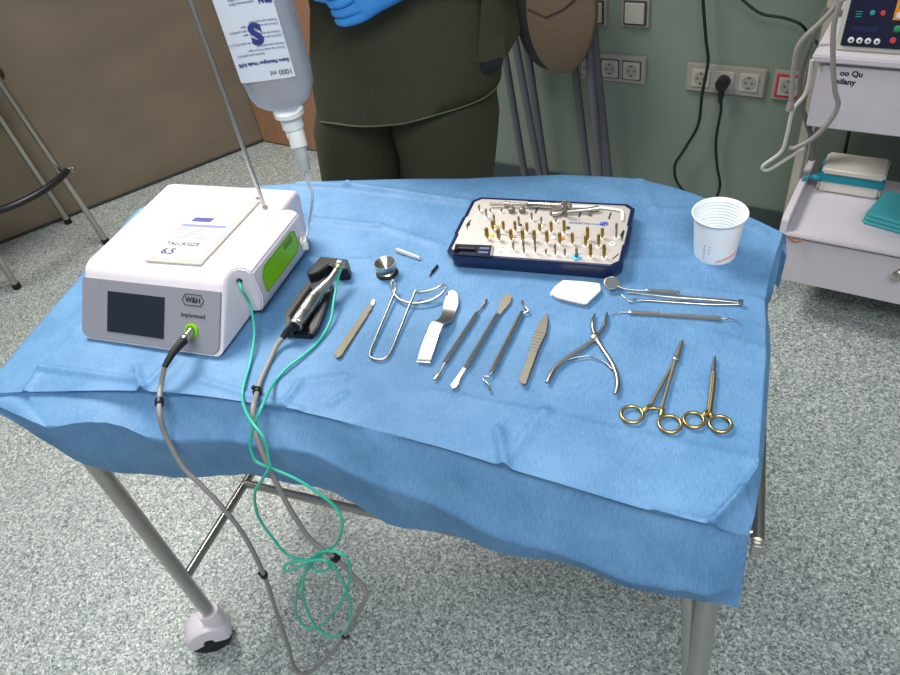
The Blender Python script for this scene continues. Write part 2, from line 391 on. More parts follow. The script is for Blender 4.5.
tag(obj('black_cable', g, M_RUBBER, None, origin=wp(0, 0, 0.05)), 'short black cable draped across the wall top towards the monitor', 'cable')

# ================================================================== folding stools leaning on the wall
def folding_stool(label, shift, seatmat, seat_c, rx, rz, legs, tilt=0.10, front=True):
    b = wp(shift[0], 0, shift[1])
    t = thing('folding_stool', label, 'folding stool', b, 'folding stools leaning on the green wall')
    # seat : upright thick ellipse
    c = V(seat_c); n = (WN + UZ * tilt).normalized(); u = WU; v = n.cross(u).normalized(); v = -v if v.z < 0 else v
    ring = []
    for d, k in ((-0.012, 0.97), (-0.009, 1.0), (0.009, 1.0), (0.012, 0.97)):
        ring.append([c + u * math.cos(a * math.pi / 24) * rx * k + v * math.sin(a * math.pi / 24) * rz * k + n * d for a in range(48)])
    g = G(); g.loft(ring); seat = obj('seat', g, seatmat, t)
    if front:
        g = G(); g.tube([p + n * 0.0135 for p in (c - u * rx * 0.95 + v * 0.0, c - u * rx * 0.4 - v * 0.02, c + u * rx * 0.1 + v * 0.005, c + u * rx * 0.6 + v * 0.05)], 0.0016, 6)
        obj('seam_cord', g, M_RUBBER, seat)
    for L in legs:
        g = G(); g.tube(cr([V(p) for p in L], 6), 0.0125, 12); obj('leg', g, M_STOOLTUBE, t)
        p = V(L[-1]); g = G(); g.lathe([(0.016, 0), (0.016, 0.03), (0.0135, 0.034)], (p.x, p.y, 0.0), (0, 0, 1), 14); obj('rubber_foot', g, M_RUBBER, t)
    return t
def leg_px(pt, pb, off_t, off_b):
    """leg in a plane parallel to the wall, continued to the floor and up"""
    a = V(wallpath([pt], off_t)[0]); b_ = wallpath([pb], off_b)[0]; d = (b_ - a); k = a.z / -d.z if d.z < 0 else 1
    foot = a + d * ((a.z - 0.012) / -d.z); top = a - d * ((0.95 - a.z) / -d.z)
    return [top, a, foot]
sc_, zs_ = wall_sz(561, 20, 0.17)
folding_stool('folding stool with round brown seat leaning in front on the wall', (sc_, 0.17), M_SEATWOOD, wp(sc_ + 0.003, zs_ + 0.030, 0.17), 0.112, 0.185,
              [leg_px((513, 30), (540, 176), 0.16, 0.20), leg_px((590, 62), (600, 178), 0.16, 0.20)])
folding_stool('dark folding stool hidden behind the brown seated one', (sc_ - 0.03, 0.09), mat('dark_grey_seat', (34, 34, 38), 0.5), wp(sc_ - 0.060, zs_ + 0.005, 0.12), 0.115, 0.175,
              [leg_px((500, 25), (525, 176), 0.09, 0.11), leg_px((576, 76), (588, 176), 0.09, 0.11), leg_px((531, 74), (546, 176), 0.07, 0.08), leg_px((597, 62), (609, 178), 0.07, 0.08)], front=False)

# ================================================================== cart at the right
CU = WU; CN = WN
c0 = V((0.205, 1.745, 0))   # front-left foot of the cart body
def cp(s, z, d=0.0): return c0 + CU * s + UZ * z - CN * d      # d goes back to the wall
def cbox(g, s, z, d, size, bev=0.003): g.frame_box(cp(s, z, d + size[1]), CU, CN, UZ, size, bev)
CD = 0.34
cart = thing('equipment_cart', 'white medical cart with drawers and beige posts by the green wall', 'cart', cp(0.35, 0, 0.17))
g = G(); cbox(g, 0.0, 0.155, 0.016, (0.66, CD - 0.02, 0.145)); obj('lower_cabinet', g, M_CARTW, cart)
g = G(); cbox(g, 0.004, 0.150, 0.0, (0.65, 0.016, 0.142), 0.002); dr = obj('drawer', g, M_CARTW, cart)
kn = ty(895, 289, 1.60); kd = (kn - c0).dot(CU); kz = kn.z
g = G(); g.lathe([(0.006, 0), (0.006, 0.012), (0.014, 0.018), (0.015, 0.026), (0.010, 0.031), (0, 0.032)], cp(kd, kz, 0.0), CN, 20); obj('knob', g, M_POLISH, dr)
g = G(); cbox(g, -0.01, 0.300, -0.008, (0.68, CD, 0.012), 0.003); sh = obj('shelf', g, M_CARTW, cart)
g = G()
g.prism([cp(-0.010, 0.30, -0.008), cp(-0.010, 0.345, 0.0), cp(-0.010, 0.352, 0.012), cp(-0.010, 0.352, CD - 0.02), cp(-0.010, 0.30, CD - 0.02)], CU * 0.018, 0.002); obj('shelf_lip', g, M_CARTW, cart)
g = G(); g.tube([cp(0.022, 0.301, -0.010), cp(0.033, 0.293, -0.010), cp(0.05, 0.300, -0.010)], 0.0028, 6); obj('chipped_edge', g, M_BROWNSTAIN, sh)
g = G(); cbox(g, 0.0, 0.615, 0.0, (0.66, CD, 0.165)); obj('upper_cabinet', g, M_CARTW, cart)
g = G(); cbox(g, 0.010, 0.622, -0.012, (0.62, 0.014, 0.146), 0.002); dr2 = obj('drawer', g, M_CARTW, cart)
g = G(); cbox(g, -0.014, 0.778, -0.02, (0.69, CD + 0.02, 0.016), 0.003); obj('top_shelf', g, M_CARTW, cart)
text('oo Qu', 0.017, cp(0.048, 0.751, -0.012), CU, UZ, M_INKB, dr2, bold=0.0006)
text('xilany', 0.017, cp(0.044, 0.732, -0.012), CU, UZ, M_INKB, dr2, bold=0.0006)
for (s_, d_) in ((-0.034, 0.20), (-0.034, CD - 0.03), (0.665, 0.20), (0.665, CD - 0.03)):
    g = G(); cbox(g, s_, 0.06, d_, (0.024, 0.038, 1.15), 0.003); obj('post', g, M_CARTP, cart)
for (s_, d_) in ((0.06, 0.22), (0.06, 0.31), (0.60, 0.22), (0.60, 0.31)):
    g = G(); g.lathe([(0.026, -0.012), (0.028, -0.008), (0.028, 0.008), (0.026, 0.012)], cp(s_, 0.028, d_), CU, 20)
    cs = obj('caster', g, M_RUBBER, cart)
    g = G(); g.tube([cp(s_, 0.03, d_ + 0.0), cp(s_, 0.155, d_)], 0.012, 12); obj('caster_stem', g, M_STEEL, cs)

# control unit standing on the cart
mu0 = tp(836, 50.5, 0, 0.795); md = (mu0 - c0).dot(CU); mb = (mu0 - c0).dot(-CN)
mon = thing('electrosurgical_unit', 'beige electronic unit with dark navy button panel on top of the white cart', 'medical device', cp(md + 0.17, 0.794, mb + 0.14))
tl = V((0, 0, 1)) - CN * 0.18; tl.normalize(); tn = CU.cross(tl).normalized()
if tn.dot(CN) < 0: tn = -tn
def mp_(s, v, d=0.0): return cp(md + s, 0.795, mb) + tl * v + tn * d
g = G(); ring1 = [cp(md - 0.005, 0.794, mb), cp(md - 0.005, 0.794, mb + 0.28), cp(md - 0.005, 0.98, mb + 0.28), cp(md - 0.005, 0.794, mb) + tl * 0.19]
g.prism(ring1, CU * 0.36, 0.004); obj('casing', g, M_MONITOR, mon)
g = G(); g.prism([mp_(0.006, 0.012, 0.001), mp_(0.345, 0.012, 0.001), mp_(0.345, 0.182, 0.001), mp_(0.006, 0.182, 0.001)], tn * 0.004, 0.0015); pn = obj('control_panel', g, M_PANELNAVY, mon)
def icon(s, v, r, m, nm='button'):
    g = G(); g.lathe([(r, 0), (r, 0.002), (r * 0.8, 0.003)], mp_(s, v, 0.005), tn, 20); return obj(nm, g, m, pn)
def mpx(px, py):
    r = ray(px, py); o = mp_(0, 0, .006); t = (o - CAM).dot(tn) / r.dot(tn); q = CAM + r * t - o; return q.dot(CU), q.dot(tl)
for px in (851, 859.5, 868, 877):
    a_, b_ = mpx(px, 40 + (px - 851) * .06); icon(a_, b_, 0.0062, M_ICONW); g = G(); g.lathe([(0.0022, 0), (0.0022, 0.0006)], mp_(a_, b_, 0.0082), tn, 12); obj('marking', g, M_PANELNAVY, pn)
for px, py, r_, m_ in ((872.6, 12.8, .0052, M_ICONT), (883.3, 13.2, .0052, M_ICONR), (893, 40.5, .006, M_ICONR), (897.5, 29, .007, M_ICONG)): a_, b_ = mpx(px, py); icon(a_, b_, r_, m_)
g = G(); a_, b_ = mpx(859, 14)
for k in range(3): g.frame_box(mp_(a_ - .006, b_ - .006 + k * 0.005, 0.005), CU, tl, tn, (0.012, 0.0015, 0.001))
obj('marking', g, M_ICONT, pn)
g = G(); a_, b_ = mpx(856, 22); g.frame_box(mp_(a_ - .005, b_, 0.005), CU, tl, tn, (0.014, 0.0012, 0.001)); a_, b_ = mpx(852, 31); g.frame_box(mp_(a_, b_, 0.005), CU, tl, tn, (0.050, 0.010, 0.001)); obj('dim_display', g, mat('dim_display', (28, 34, 70), 0.4), pn)
a_, b_ = mpx(892.5, 20)
g = G(); g.prism([mp_(a_, b_, 0.005), mp_(a_ + .05, b_, 0.005), mp_(a_ + .05, b_ + .07, 0.005), mp_(a_, b_ + .07, 0.005)], tn * 0.0012, 0.0004); yo = obj('orange_field', g, M_ICONO, pn)
g = G(); g.lathe([(0.0065, 0), (0.0065, 0.0015), (0.0045, 0.0015)], mp_(a_ + .011, b_ + .010, 0.0062), tn, 18); obj('button', g, M_ICONW, yo)
g = G(); g.frame_box(mp_(a_ + .006, b_ + .024, 0.0062), CU, tl, tn, (0.038, 0.022, 0.001)); obj('display', g, M_ICONG, yo)

# cream packet with teal strap on the shelf
pa = tp(815, 191.5, 0, 0.312); pb = tp(873, 200.5, 0, 0.312); pu = (pb - pa); L_ = pu.length; pu.normalize(); pv = V((-pu.y, pu.x, 0))
pk = thing('tissue_packet', 'cream packet with a teal band lying on the lower cart shelf', 'packet', pa + pu * L_ / 2 + pv * 0.05)
g = G(); g.frame_box(pa, pu, pv, UZ, (L_ + 0.012, 0.10, 0.055), 0.008, 3); obj('packet_body', g, M_CREAM, pk)
g = G(); g.frame_box(pa + V((0, 0, 0.056)) + pu * 0.004, pu, pv, UZ, (L_ + 0.01, 0.095, 0.022), 0.006, 3); obj('upper_packet', g, M_CREAM, pk)
g = G(); g.frame_box(pa + V((0, 0, 0.034)) - pu * 0.004 - pv * 0.0025, pu, pv, UZ, (L_ + 0.02, 0.10, 0.022), 0.003); st = obj('strap', g, M_TEAL, pk)
g = G(); g.ball(pa + V((-0.006, 0, 0.046)), 0.012, (1.3, 1, 0.8), 2)
g.tube(cr([pa + V((-0.01, -0.004, 0.045)), pa + V((-0.03, -0.01, 0.052)), pa + V((-0.04, -0.012, 0.036))], 5), 0.0045, 8); obj('knot', g, M_TEAL, st)
# pile of folded teal packs
ta = tp(861, 223.5, 0, 0.312); tb = tp(905, 236.5, 0, 0.312); tu = (tb - ta).normalized(); tv_ = V((-tu.y, tu.x, 0))
for k, lb in enumerate(('folded teal surgical pack at the bottom of the pile on the cart', 'folded teal surgical pack in the middle of the pile on the cart', 'folded teal surgical pack on top of the pile on the cart')):
    g = G(); g.frame_box(ta + V((0, 0, k * 0.0125)) + tu * 0.002 * k, tu, tv_, UZ, (0.20, 0.13 + 0.01 * (k % 2), 0.0122), 0.004, 3)
    tag(obj('surgical_pack', g, M_TEALP, None, origin=ta + V((0, 0, k * 0.0125)) + tu * 0.1 + tv_ * 0.065), lb, 'surgical pack', 'folded teal packs on the cart shelf')

# cables hanging from the cart
def cpth(pts, y): return [ty(p[0], p[1], p[2] if len(p) > 2 else y) for p in pts]
g = G(); g.tube(cr(cpth([(838, 3), (823, 20), (800, 43), (794, 65), (792, 85), (791, 104)], 1.66), 8), 0.0055, 10)
a_ = tag(obj('grey_cable', g, M_GREYCABLE, None, origin=ty(800, 43, 1.66)), 'grey cable looping down beside the red socket with loose plug', 'cable')
g = G(); g.tube(cpth([(791, 102), (789.5, 110)], 1.66), [0.007, 0.009], 12); obj('plug', g, M_GREYCABLE, a_)
g = G(); g.tube(cr(cpth([(812, 60), (806, 92), (793, 110), (787, 135), (781, 152), (763, 166), (768, 170), (788, 158), (805, 148)], 1.68), 8), 0.0045, 10)
tag(obj('grey_cable', g, mat('light_grey_cable', (188, 186, 178), 0.4), None, origin=ty(787, 135, 1.68)), 'pale grey cable hanging lowest beside the cart posts', 'cable')
g = G(); g.tube(cr(cpth([(841, 0), (834, 25), (833, 60), (835, 90), (838, 105), (829, 122), (813, 138), (795, 148), (789, 148)], 1.645), 8), 0.0055, 10)
tag(obj('grey_cable', g, M_GREYCABLE, None, origin=ty(833, 60, 1.645)), 'dark grey cable hanging across the written drawer front', 'cable')
g = G(); g.tube(cr(cpth([(827, 8), (812, 40), (802, 70), (800, 96), (806, 120), (812, 140), (812, 160)], 1.78), 8), 0.006, 10)
tag(obj('grey_cable', g, mat('dim_grey_cable', (96, 96, 92), 0.5), None, origin=ty(802, 70, 1.78)), 'dim grey cable running down behind the cart post', 'cable')
g = G(); g.tube(cr([cp(0.12, 0.60, CD - 0.02), cp(0.085, 0.55, CD - 0.03), cp(0.075, 0.50, CD - 0.02), cp(0.075, 0.42, CD - 0.015), cp(0.08, 0.33, CD - 0.015)], 8), 0.0045, 8)
tag(obj('black_cable', g, M_RUBBER, None, origin=cp(0.08, 0.33, CD)), 'black cable hanging under the upper cabinet behind the cream packet', 'cable')

# ================================================================== bar stool at the left
bx = V((-2.585, 1.73, 0)); FEET = [V((-2.335, 1.815, 0)), V((-2.64, 1.93, 0)), V((-2.527, 1.492, 0)), V((-2.87, 1.63, 0))]
bs = thing('bar_stool', 'tall chrome bar stool with black footrest ring by the steel wall', 'stool', bx)
for f in FEET:
    top = bx + (f - bx) * 0.80 + V((0, 0, 0.72)); a0 = f + V((0, 0, 0.014))
    g = G(); g.tube([a0, top], 0.0125, 12); lg = obj('leg', g, M_TUBE, bs)
    g = G(); g.tube([f + V((0, 0, 0.0)), f + (top - f) * 0.03], 0.0155, 12); obj('rubber_foot', g, M_RUBBER, lg)
zr_ = 0.345; rr_ = 0.272
g = G(); g.torus(bx + V((0, 0, zr_)), rr_, 0.0135, segs=36, rs=12, a0=math.radians(-175), a1=math.radians(17)); obj('footrest_ring', g, M_BLACK, bs)
g = G(); pr = bx + (FEET[0] - bx).normalized() * (rr_ + 0.004) + V((0, 0, zr_)); g.tube([pr, pr + (FEET[0] - bx).normalized() * 0.026], 0.010, 12); obj('ring_bolt', g, M_POLISH, bs)
g = G(); g.torus(bx + V((0, 0, 0.70)), 0.19, 0.014, segs=36, rs=12); obj('hub', g, M_BLACK, bs)
g = G(); g.lathe([(0.0, 0), (0.185, 0.0), (0.20, 0.012), (0.20, 0.04), (0.185, 0.055), (0.0, 0.06)], bx + V((0, 0, 0.72)), segs=40); obj('seat', g, M_BLACK, bs)

# ================================================================== rolling instrument table
tb_ = thing('instrument_table', 'stainless steel rolling table standing under the blue drape', 'table', (-0.4, 0.72, 0))
TX0, TX1, TY0, TY1 = -0.885, 0.075, 0.49, 1.0
g = G(); g.box(((TX0 + TX1) / 2, (TY0 + TY1) / 2, T - 0.0125), (TX1 - TX0 - 0.01, TY1 - TY0 - 0.02, 0.012), 0.003); obj('tray', g, M_STEEL, tb_)
FX0, FX1, FY0, FY1, FZ = -0.872, 0.090, 0.520, 0.98, 0.775
g = G(); c_ = [(FX0, FY0, FZ), (FX1 - .02, FY0, FZ), (FX1 - .02, FY1, FZ), (FX0, FY1, FZ)]; g.tube(cr([V(p) for p in c_] , 1) + [V(c_[0])], 0.011, 12)
obj('top_frame', g, M_TUBE, tb_)
for p in c_:
    g = G(); g.tube([V(p), V((p[0] + (0.01 if p[0] < -.5 else -.01), p[1] + (0.015 if p[1] < .7 else -.015), T - 0.018))], 0.008, 10); obj('tray_support', g, M_TUBE, tb_)
# side rail visible at the right
g = G(); pr0 = tx(757.5, 541, 0.104); pr1 = V((0.104, 0.98, pr0.z)); g.tube([pr0, pr1], 0.0085, 12)
g.box((pr0 + V((0, -0.004, -0.012)))[:], (0.012, 0.010, 0.026), 0.002); g.tube([pr0 + V((-.002, 0.01, 0)), V((0.072, pr0.y + 0.012, pr0.z))], 0.006, 10); g.tube([pr1, V((0.072, 0.98, pr0.z))], 0.006, 10)
obj('side_rail', g, M_STEEL, tb_)
LEGS = [((-0.889, 0.442, 0.79), (-0.915, 0.466, 0.12)), ((0.052, 0.463, 0.795), (0.075, 0.468, 0.12)),
        ((-0.875, 0.985, 0.795), (-0.905, 0.985, 0.12)), ((0.068, 0.985, 0.795), (0.082, 0.985, 0.12))]
LEGS[0] = ((-0.882, 0.455, 0.80), (-0.915, 0.466, 0.12))
def lerp(a, b, t): return V(a) + (V(b) - V(a)) * t
def at_z(L, z): t = (L[0][2] - z) / (L[0][2] - L[1][2]); return lerp(L[0], L[1], t)
for i, L in enumerate(LEGS):
    g = G(); g.tube([V(L[0]), at_z(L, 0.118)], 0.0145, 20); lg = obj('leg', g, M_TUBE, tb_)
    if i % 2: 
        g = G(); g.tube([V(L[0]) + V((-.028, .004, 0)), at_z(L, 0.27) + V((-.006, .012, 0))], 0.010, 14); obj('leg_strut', g, M_TUBE, lg)
    f = at_z(L, 0.118); a = 0.62 if i == 0 else random.uniform(0, 6); du = V((-math.cos(a), -math.sin(a), 0)); dv = V((du.y, -du.x, 0))
    cc = V((f.x, f.y, 0.052)) + du * 0.026
    # twin-wheel hood caster
    g = G(); g.lathe([(0.0, 0.004), (0.021, 0.004), (0.0225, 0.0), (0.0235, -0.030), (0.022, -0.05)], (f.x, f.y, 0.122), segs=28)
    rings = []
    for k in range(13):
        aa = math.radians(-15 + k * 17.5); 
        rings.append([cc + du * (-math.cos(aa)) * rr2 + UZ * math.sin(aa) * rr2 + dv * off for (rr2, off) in ((0.042, -0.029), (0.049, -0.020), (0.049, 0.020), (0.042, 0.029), (0.032, 0.031), (0.012, 0.031), (0.012, -0.031), (0.032, -0.031))])
    g.loft(rings); hd = obj('caster_hood', g, M_WHITE, lg)
    g = G()
    for sgn in (-1, 1): g.lathe([(0.0, -0.009), (0.042, -0.008), (0.046, -0.005), (0.046, 0.005), (0.042, 0.008), (0.0, 0.008)], cc + dv * 0.018 * sgn + V((0, 0, -0.006)), dv, 28)
    obj('wheel', g, M_RUBBER, hd)
    g = G(); g.frame_box(cc + du * 0.030 - dv * 0.016 + V((0, 0, -0.030)), du, dv if du.cross(dv).z > 0 else dv, UZ, (0.020, 0.032, 0.012), 0.003); obj('brake_pedal', g, M_BLUECASTER, hd)
# lower H frame
ra = at_z(LEGS[0], 0.268); rb = at_z(LEGS[2], 0.268); rc = at_z(LEGS[1], 0.268); rd = at_z(LEGS[3], 0.268)
g = G(); g.tube([ra, rb], 0.0095, 14); obj('side_bar', g, M_TUBE, tb_)
g = G(); g.tube([rc, rd], 0.0095, 14); obj('side_bar', g, M_TUBE, tb_)
xa = lerp(ra, rb, 0.46); xb = lerp(rc, rd, 0.42); g = G(); g.tube([xa, xb], 0.0095, 14); obj('cross_bar', g, M_TUBE, tb_)

# ================================================================== drape
Apx = [(25, 392), (82, 391), (140, 391), (187, 394), (235, 400), (280, 407), (330, 418), (380, 431), (440, 447), (508, 468), (560, 484), (620, 502), (670, 516), (712, 527)]
Bpx = [(47, 425), (103, 424), (165, 438), (215, 443), (258, 444), (300, 452), (345, 472), (395, 490), (450, 516), (514, 543), (562, 560), (617, 577), (664, 590), (705, 600)]
Cpx = [(75, 458), (122, 472), (175, 477), (225, 476), (268, 477), (315, 487), (362, 508), (405, 527), (455, 538), (512, 554), (560, 566), (614, 582), (662, 596), (705, 608)]
Kpx = [(188, 188), (235, 187), (270, 186), (300, 185), (350, 183), (400, 181), (450, 178), (500, 174), (555, 172), (600, 175), (640, 180), (690, 195), (735, 214), (782, 236)]
A = [tp(*p) for p in Apx]; K = [tp(*p, 0.006) for p in Kpx]
Bq = [ty(*p, a.y - 0.034) for p, a in zip(Bpx, A)]; Cq = [ty(*p, a.y - 0.028) for p, a in zip(Cpx, A)]
UND = [0.0, .5, 1, 1, .8, .7, .5, .3, .4, 1, 1, .9, .6, 0.0]
NR = 10
cols_ = []
Rfix = [(712, 527), (742, 492), (757, 470), (760, 440), (763, 400), (766, 360), (766, 325), (765, 300), (770, 275), (776, 255)]
for i in range(14):
    c = [Cq[i], Bq[i], A[i] + V((0, 0.0, -0.004)).lerp(V((0, 0.007, -0.012)), UND[i])]
    for r_ in range(NR):
        t_ = r_ / NR; p = A[i].lerp(K[i], t_)
        if i == 13: p = tp(*Rfix[r_])
        c.append(p)
    c += [K[i], K[i] + V((0, 0.012, -0.03)), K[i] + V((0, 0.018, -0.10))]
    cols_.append(c)
# left wing
lw = []
for j, p in enumerate(cols_[0]):
    if j == 0: q = ty(-16, 404, 0.40)
    elif j == 1: q = ty(-26, 396, 0.405)
    elif j in (2, 3): q = p + V((-0.115, 0.004, -0.028 - (.006 if j == 2 else 0)))
    elif j < 13: q = p + V((-0.118, 0.018, -0.030))
    else: q = p + V((-0.10, 0.01, -0.035))
    lw.append(q)
lw2 = [p + V((-0.02, 0.0, -0.08)) if j > 4 else p + V((-0.004, 0.012, -0.004 * j)) for j, p in enumerate(lw)]
Rw = [(738, 613), (742, 592), (748, 541), (749, 536), (755, 515), (761, 478), (765, 440), (768, 395), (771, 350), (770, 330), (766, 300), (774, 288), (780, 262), (785, 238)]
rw = []
for j, p in enumerate(cols_[13]):
    if j == 0: q = ty(*Rw[0], 0.412)
    elif j == 1: q = ty(*Rw[1], 0.42)
    elif j < 14: q = tp(*Rw[j], -0.016 if j > 3 else (-0.026 if j == 3 else -0.034))
    else: q = p + V((0.012, -0.01, -0.01))
    rw.append(q)
rw2 = [p + V((0.001, 0.012, -0.03)) if j > 2 else p + V((-0.004, 0.02, 0.0)) for j, p in enumerate(rw)]
COLS = [lw2, lw] + cols_ + [rw, rw2]
NCOL = len(COLS); NROW = len(COLS[0])
def cr1(a, b, c, d, t): return 0.5 * ((2 * b) + (c - a) * t + (2 * a - 5 * b + 4 * c - d) * t * t + (3 * b - a - 3 * c + d) * t ** 3)
RIDGE = [((40, 368), (137, 381), .004, .007), ((25, 392), (42, 366), .003, .006), ((137, 368), (143, 390), .005, .005), ((143, 390), (172, 362), .004, .008),
         ((200, 380), (300, 410), .002, .006), ((284, 404), (300, 384), .004, .006), ((300, 384), (345, 378), .002, .01), ((330, 405), (345, 395), .003, .005), ((498, 430), (505, 466), .005, .007), ((505, 462), (545, 412), .003, .009),
         ((430, 392), (548, 416), .002, .008), ((548, 416), (757, 462), .002, .008), ((712, 524), (742, 492), .006, .006), ((742, 492), (762, 462), .004, .006), ((655, 512), (712, 524), .003, .006),
         ((300, 189), (350, 191), .004, .008), ((350, 191), (470, 205), .005, .010), ((290, 219), (380, 229), .003, .008), ((380, 229), (440, 247), .002, .008),
         ((640, 183), (655, 215), .002, .01), ((650, 212), (700, 216), .002, .006), ((748, 232), (764, 238), .004, .004), ((690, 292), (760, 300), .002, .008),
         ((620, 262), (700, 262), .0015, .008), ((300, 260), (370, 262), .0015, .006), ((560, 180), (620, 196), .002, .02), ((640, 245), (700, 243), .0015, .006), ((40, 440), (60, 400), .003, .008), ((690, 330), (765, 350), .0015, .01)]
RID = [(tp(*a), tp(*b), h, wd) for a, b, h, wd in RIDGE]
def ridge(p):
    s = 0.0
    for a, b, h, wd in RID:
        ab = (b - a).xy; ap = (p - a).xy; t = max(0, min(1, ap.dot(ab) / ab.length_squared)); d = (ap - ab * t).length
        s += 1.5 * h * math.exp(-(d / (wd * .8)) ** 2)
    return s
SU, SV = 18, 15
bm = bmesh.new(); grid = []
nu = (NCOL - 1) * SU + 1; nv = (NROW - 1) * SV + 1
for iu in range(nu):
    i = min(iu // SU, NCOL - 2); fu = iu / SU - i; row = []
    for iv in range(nv):
        j = min(iv // SV, NROW - 2); fv = iv / SV - j
        def cc_(k, j_):
            return COLS[max(0, min(NCOL - 1, k))][max(0, min(NROW - 1, j_))]
        if 2 <= i < NCOL - 3:
            ks = [max(2, i - 1), i, i + 1, min(NCOL - 3, i + 2)]
            f = lambda jj: cr1(cc_(ks[0], jj), cc_(ks[1], jj), cc_(ks[2], jj), cc_(ks[3], jj), fu)
        else:
            f = lambda jj: cc_(i, jj).lerp(cc_(i + 1, jj), fu)
        p = f(j).lerp(f(j + 1), fv)
        top = 3.0 <= (j + fv) <= 13.0 and 2 <= (i + fu) <= NCOL - 3
        nz = noise.noise(V((p.x * 7, p.y * 9, p.z * 7))) * 0.5 + noise.noise(V((p.x * 21 + 3, p.y * 24, p.z * 15))) * 0.22 + noise.noise(V((p.x * 55, p.y * 60, 1.0))) * 0.09
        if (j + fv) >= 3.0:
            amp = 0.0030 if top else 0.005
            p = p + V((0, 0, nz * amp + ridge(p)))
            if (j + fv) > 11: p.z += 0.006 * math.sin(p.x * 9 + 1) * min(1, (j + fv - 11) / 2)
        else:
            k = min(1, (3.0 - (j + fv)) / 1.2)
            p = p + V((0, 1, 0)) * (nz * 0.014 * k + 0.003 * math.sin(p.x * 40) * k) + V((0, 0, (nz * 0.003 + ridge(p)) * (1 - k)))
        row.append(bm.verts.new(p))
    grid.append(row)
for a in range(nu - 1):
    for b in range(nv - 1): bm.faces.new((grid[a][b], grid[a + 1][b], grid[a + 1][b + 1], grid[a][b + 1]))
g = G(); g.bm.free(); g.bm = bm
dro = obj('surgical_drape', g, M_DRAPE, None, 75, origin=(-0.4, 0.72, T))
tag(dro, 'light blue disposable drape covering the whole instrument table', 'drape')
Z0 = 0.0030   # surface on which the things lie, above T

def P2(px, py, h=0.0): return tp(px, py, Z0 + h)

# ================================================================== surgical motor unit
X0, X1 = -0.875, -0.620
unit = thing('surgical_motor_unit', 'white and grey surgical motor unit with touch screen and green pump slot', 'medical device', (-0.747, 0.71, T + Z0))
B0 = T + 0.003
prof = [(0.5555, 0.001), (0.6145, 0.0800), (0.621, 0.088), (0.632, 0.0925), (0.842, 0.0930), (0.853, 0.088), (0.857, 0.079), (0.842, 0.001)]
def inset_prof(P, d):
    n = len(P); out = []
    for i in range(n):
        p0, p1, p2 = V(P[i - 1]), V(P[i]), V(P[(i + 1) % n]); e1 = (p1 - p0).normalized(); e2 = (p2 - p1).normalized()
        n1 = V((e1.y, -e1.x)); n2 = V((e2.y, -e2.x)); nn = n1 + n2; nn.normalize(); k = max(.5, nn.dot(n1)); out.append(p1 + nn * (d / k))
    return out
RC = 0.010; rings = []
for k in range(7):
    a = math.radians(k * 15); rings.append((X0 + RC * (1 - math.sin(a)), RC * (1 - math.cos(a))))
rings = rings[::-1]; rings = [(X0 + RC * (1 - math.cos(math.radians(k * 15))), RC * (1 - math.sin(math.radians(k * 15)))) for k in range(7)]
rings += [(X1 - (x - X0), d) for x, d in rings[::-1]]
g = G(); g.loft([[V((x, q[0], B0 + q[1])) for q in inset_prof(prof, d)] for x, d in rings]); hs = obj('housing', g, M_WHITE, unit, 50)
# frame of the slanted front
FO = V((X0, 0.5572, B0 + 0.0055)); FX = V((1, 0, 0)); FY = (V((X0, 0.6145, B0 + 0.0800)) - FO); FL = FY.length; FY.normalize(); FN = FX.cross(FY).normalized()
if FN.y > 0: FN = -FN
WF = X1 - X0
def fp(a, b, n=0.0): return FO + FX * a + FY * b + FN * n
def fpx(px, py):
    r = ray(px, py); t = (FO - CAM).dot(FN) / r.dot(FN); p = CAM + r * t - FO; return p.dot(FX), p.dot(FY)
ou = []
rad = 0.014
for cx_, cy_, a0 in ((rad + .002, rad, 180), (WF - rad - .004, rad, 270)):
    for k in range(7): a = math.radians(a0 + k * 15); ou.append(fp(cx_ + rad * math.cos(a), cy_ + rad * math.sin(a) - 0.002, 0.0))
ou += [fp(WF - 0.004, FL - 0.006), fp(0.002, FL - 0.006)]
g = G(); g.prism(ou, FN * 0.0022, 0.0006); fpn = obj('front_panel', g, M_GREYPANEL, unit)
s_tl, s_br = fpx(109, 290.5), fpx(165, 336.5)
sx0, sx1 = s_tl[0], s_br[0]; sy0, sy1 = fpx(137, 335)[1], fpx(137, 294)[1]
g = G(); g.prism([fp(sx0, sy0, .0022), fp(sx1, sy0, .0022), fp(sx1, sy1, .0022), fp(sx0, sy1, .0022)], FN * 0.0008, 0.0002); obj('touch_screen', g, M_SCREEN, fpn)
lx, ly = fpx(194, 300)
hx = [(-.0185, 0), (-.0135, .0078), (.0135, .0078), (.0185, 0), (.0135, -.0078), (-.0135, -.0078)]
g = G(); g.tube([fp(lx + a, ly + b, .0024) for a, b in hx], 0.0007, 6, closed=True); obj('emblem_outline', g, M_INKB, fpn)
text('W&H', 0.0108, fp(lx, ly - 0.0037, .0022), FX, FY, M_INKB, fpn, align='CENTER', bold=0.0003)
lx2, ly2 = fpx(194, 316); text('implantmed', 0.0088, fp(lx2, ly2 - 0.002, .0022), FX, FY, M_INKB, fpn, align='CENTER')
kx, ky = fpx(193, 331)
g = G(); g.lathe([(0.011, 0), (0.011, 0.003), (0.008, 0.0035), (0.008, 0.0012)], fp(kx, ky, 0.002), FN, 28); obj('socket_ring', g, M_LIME, fpn)
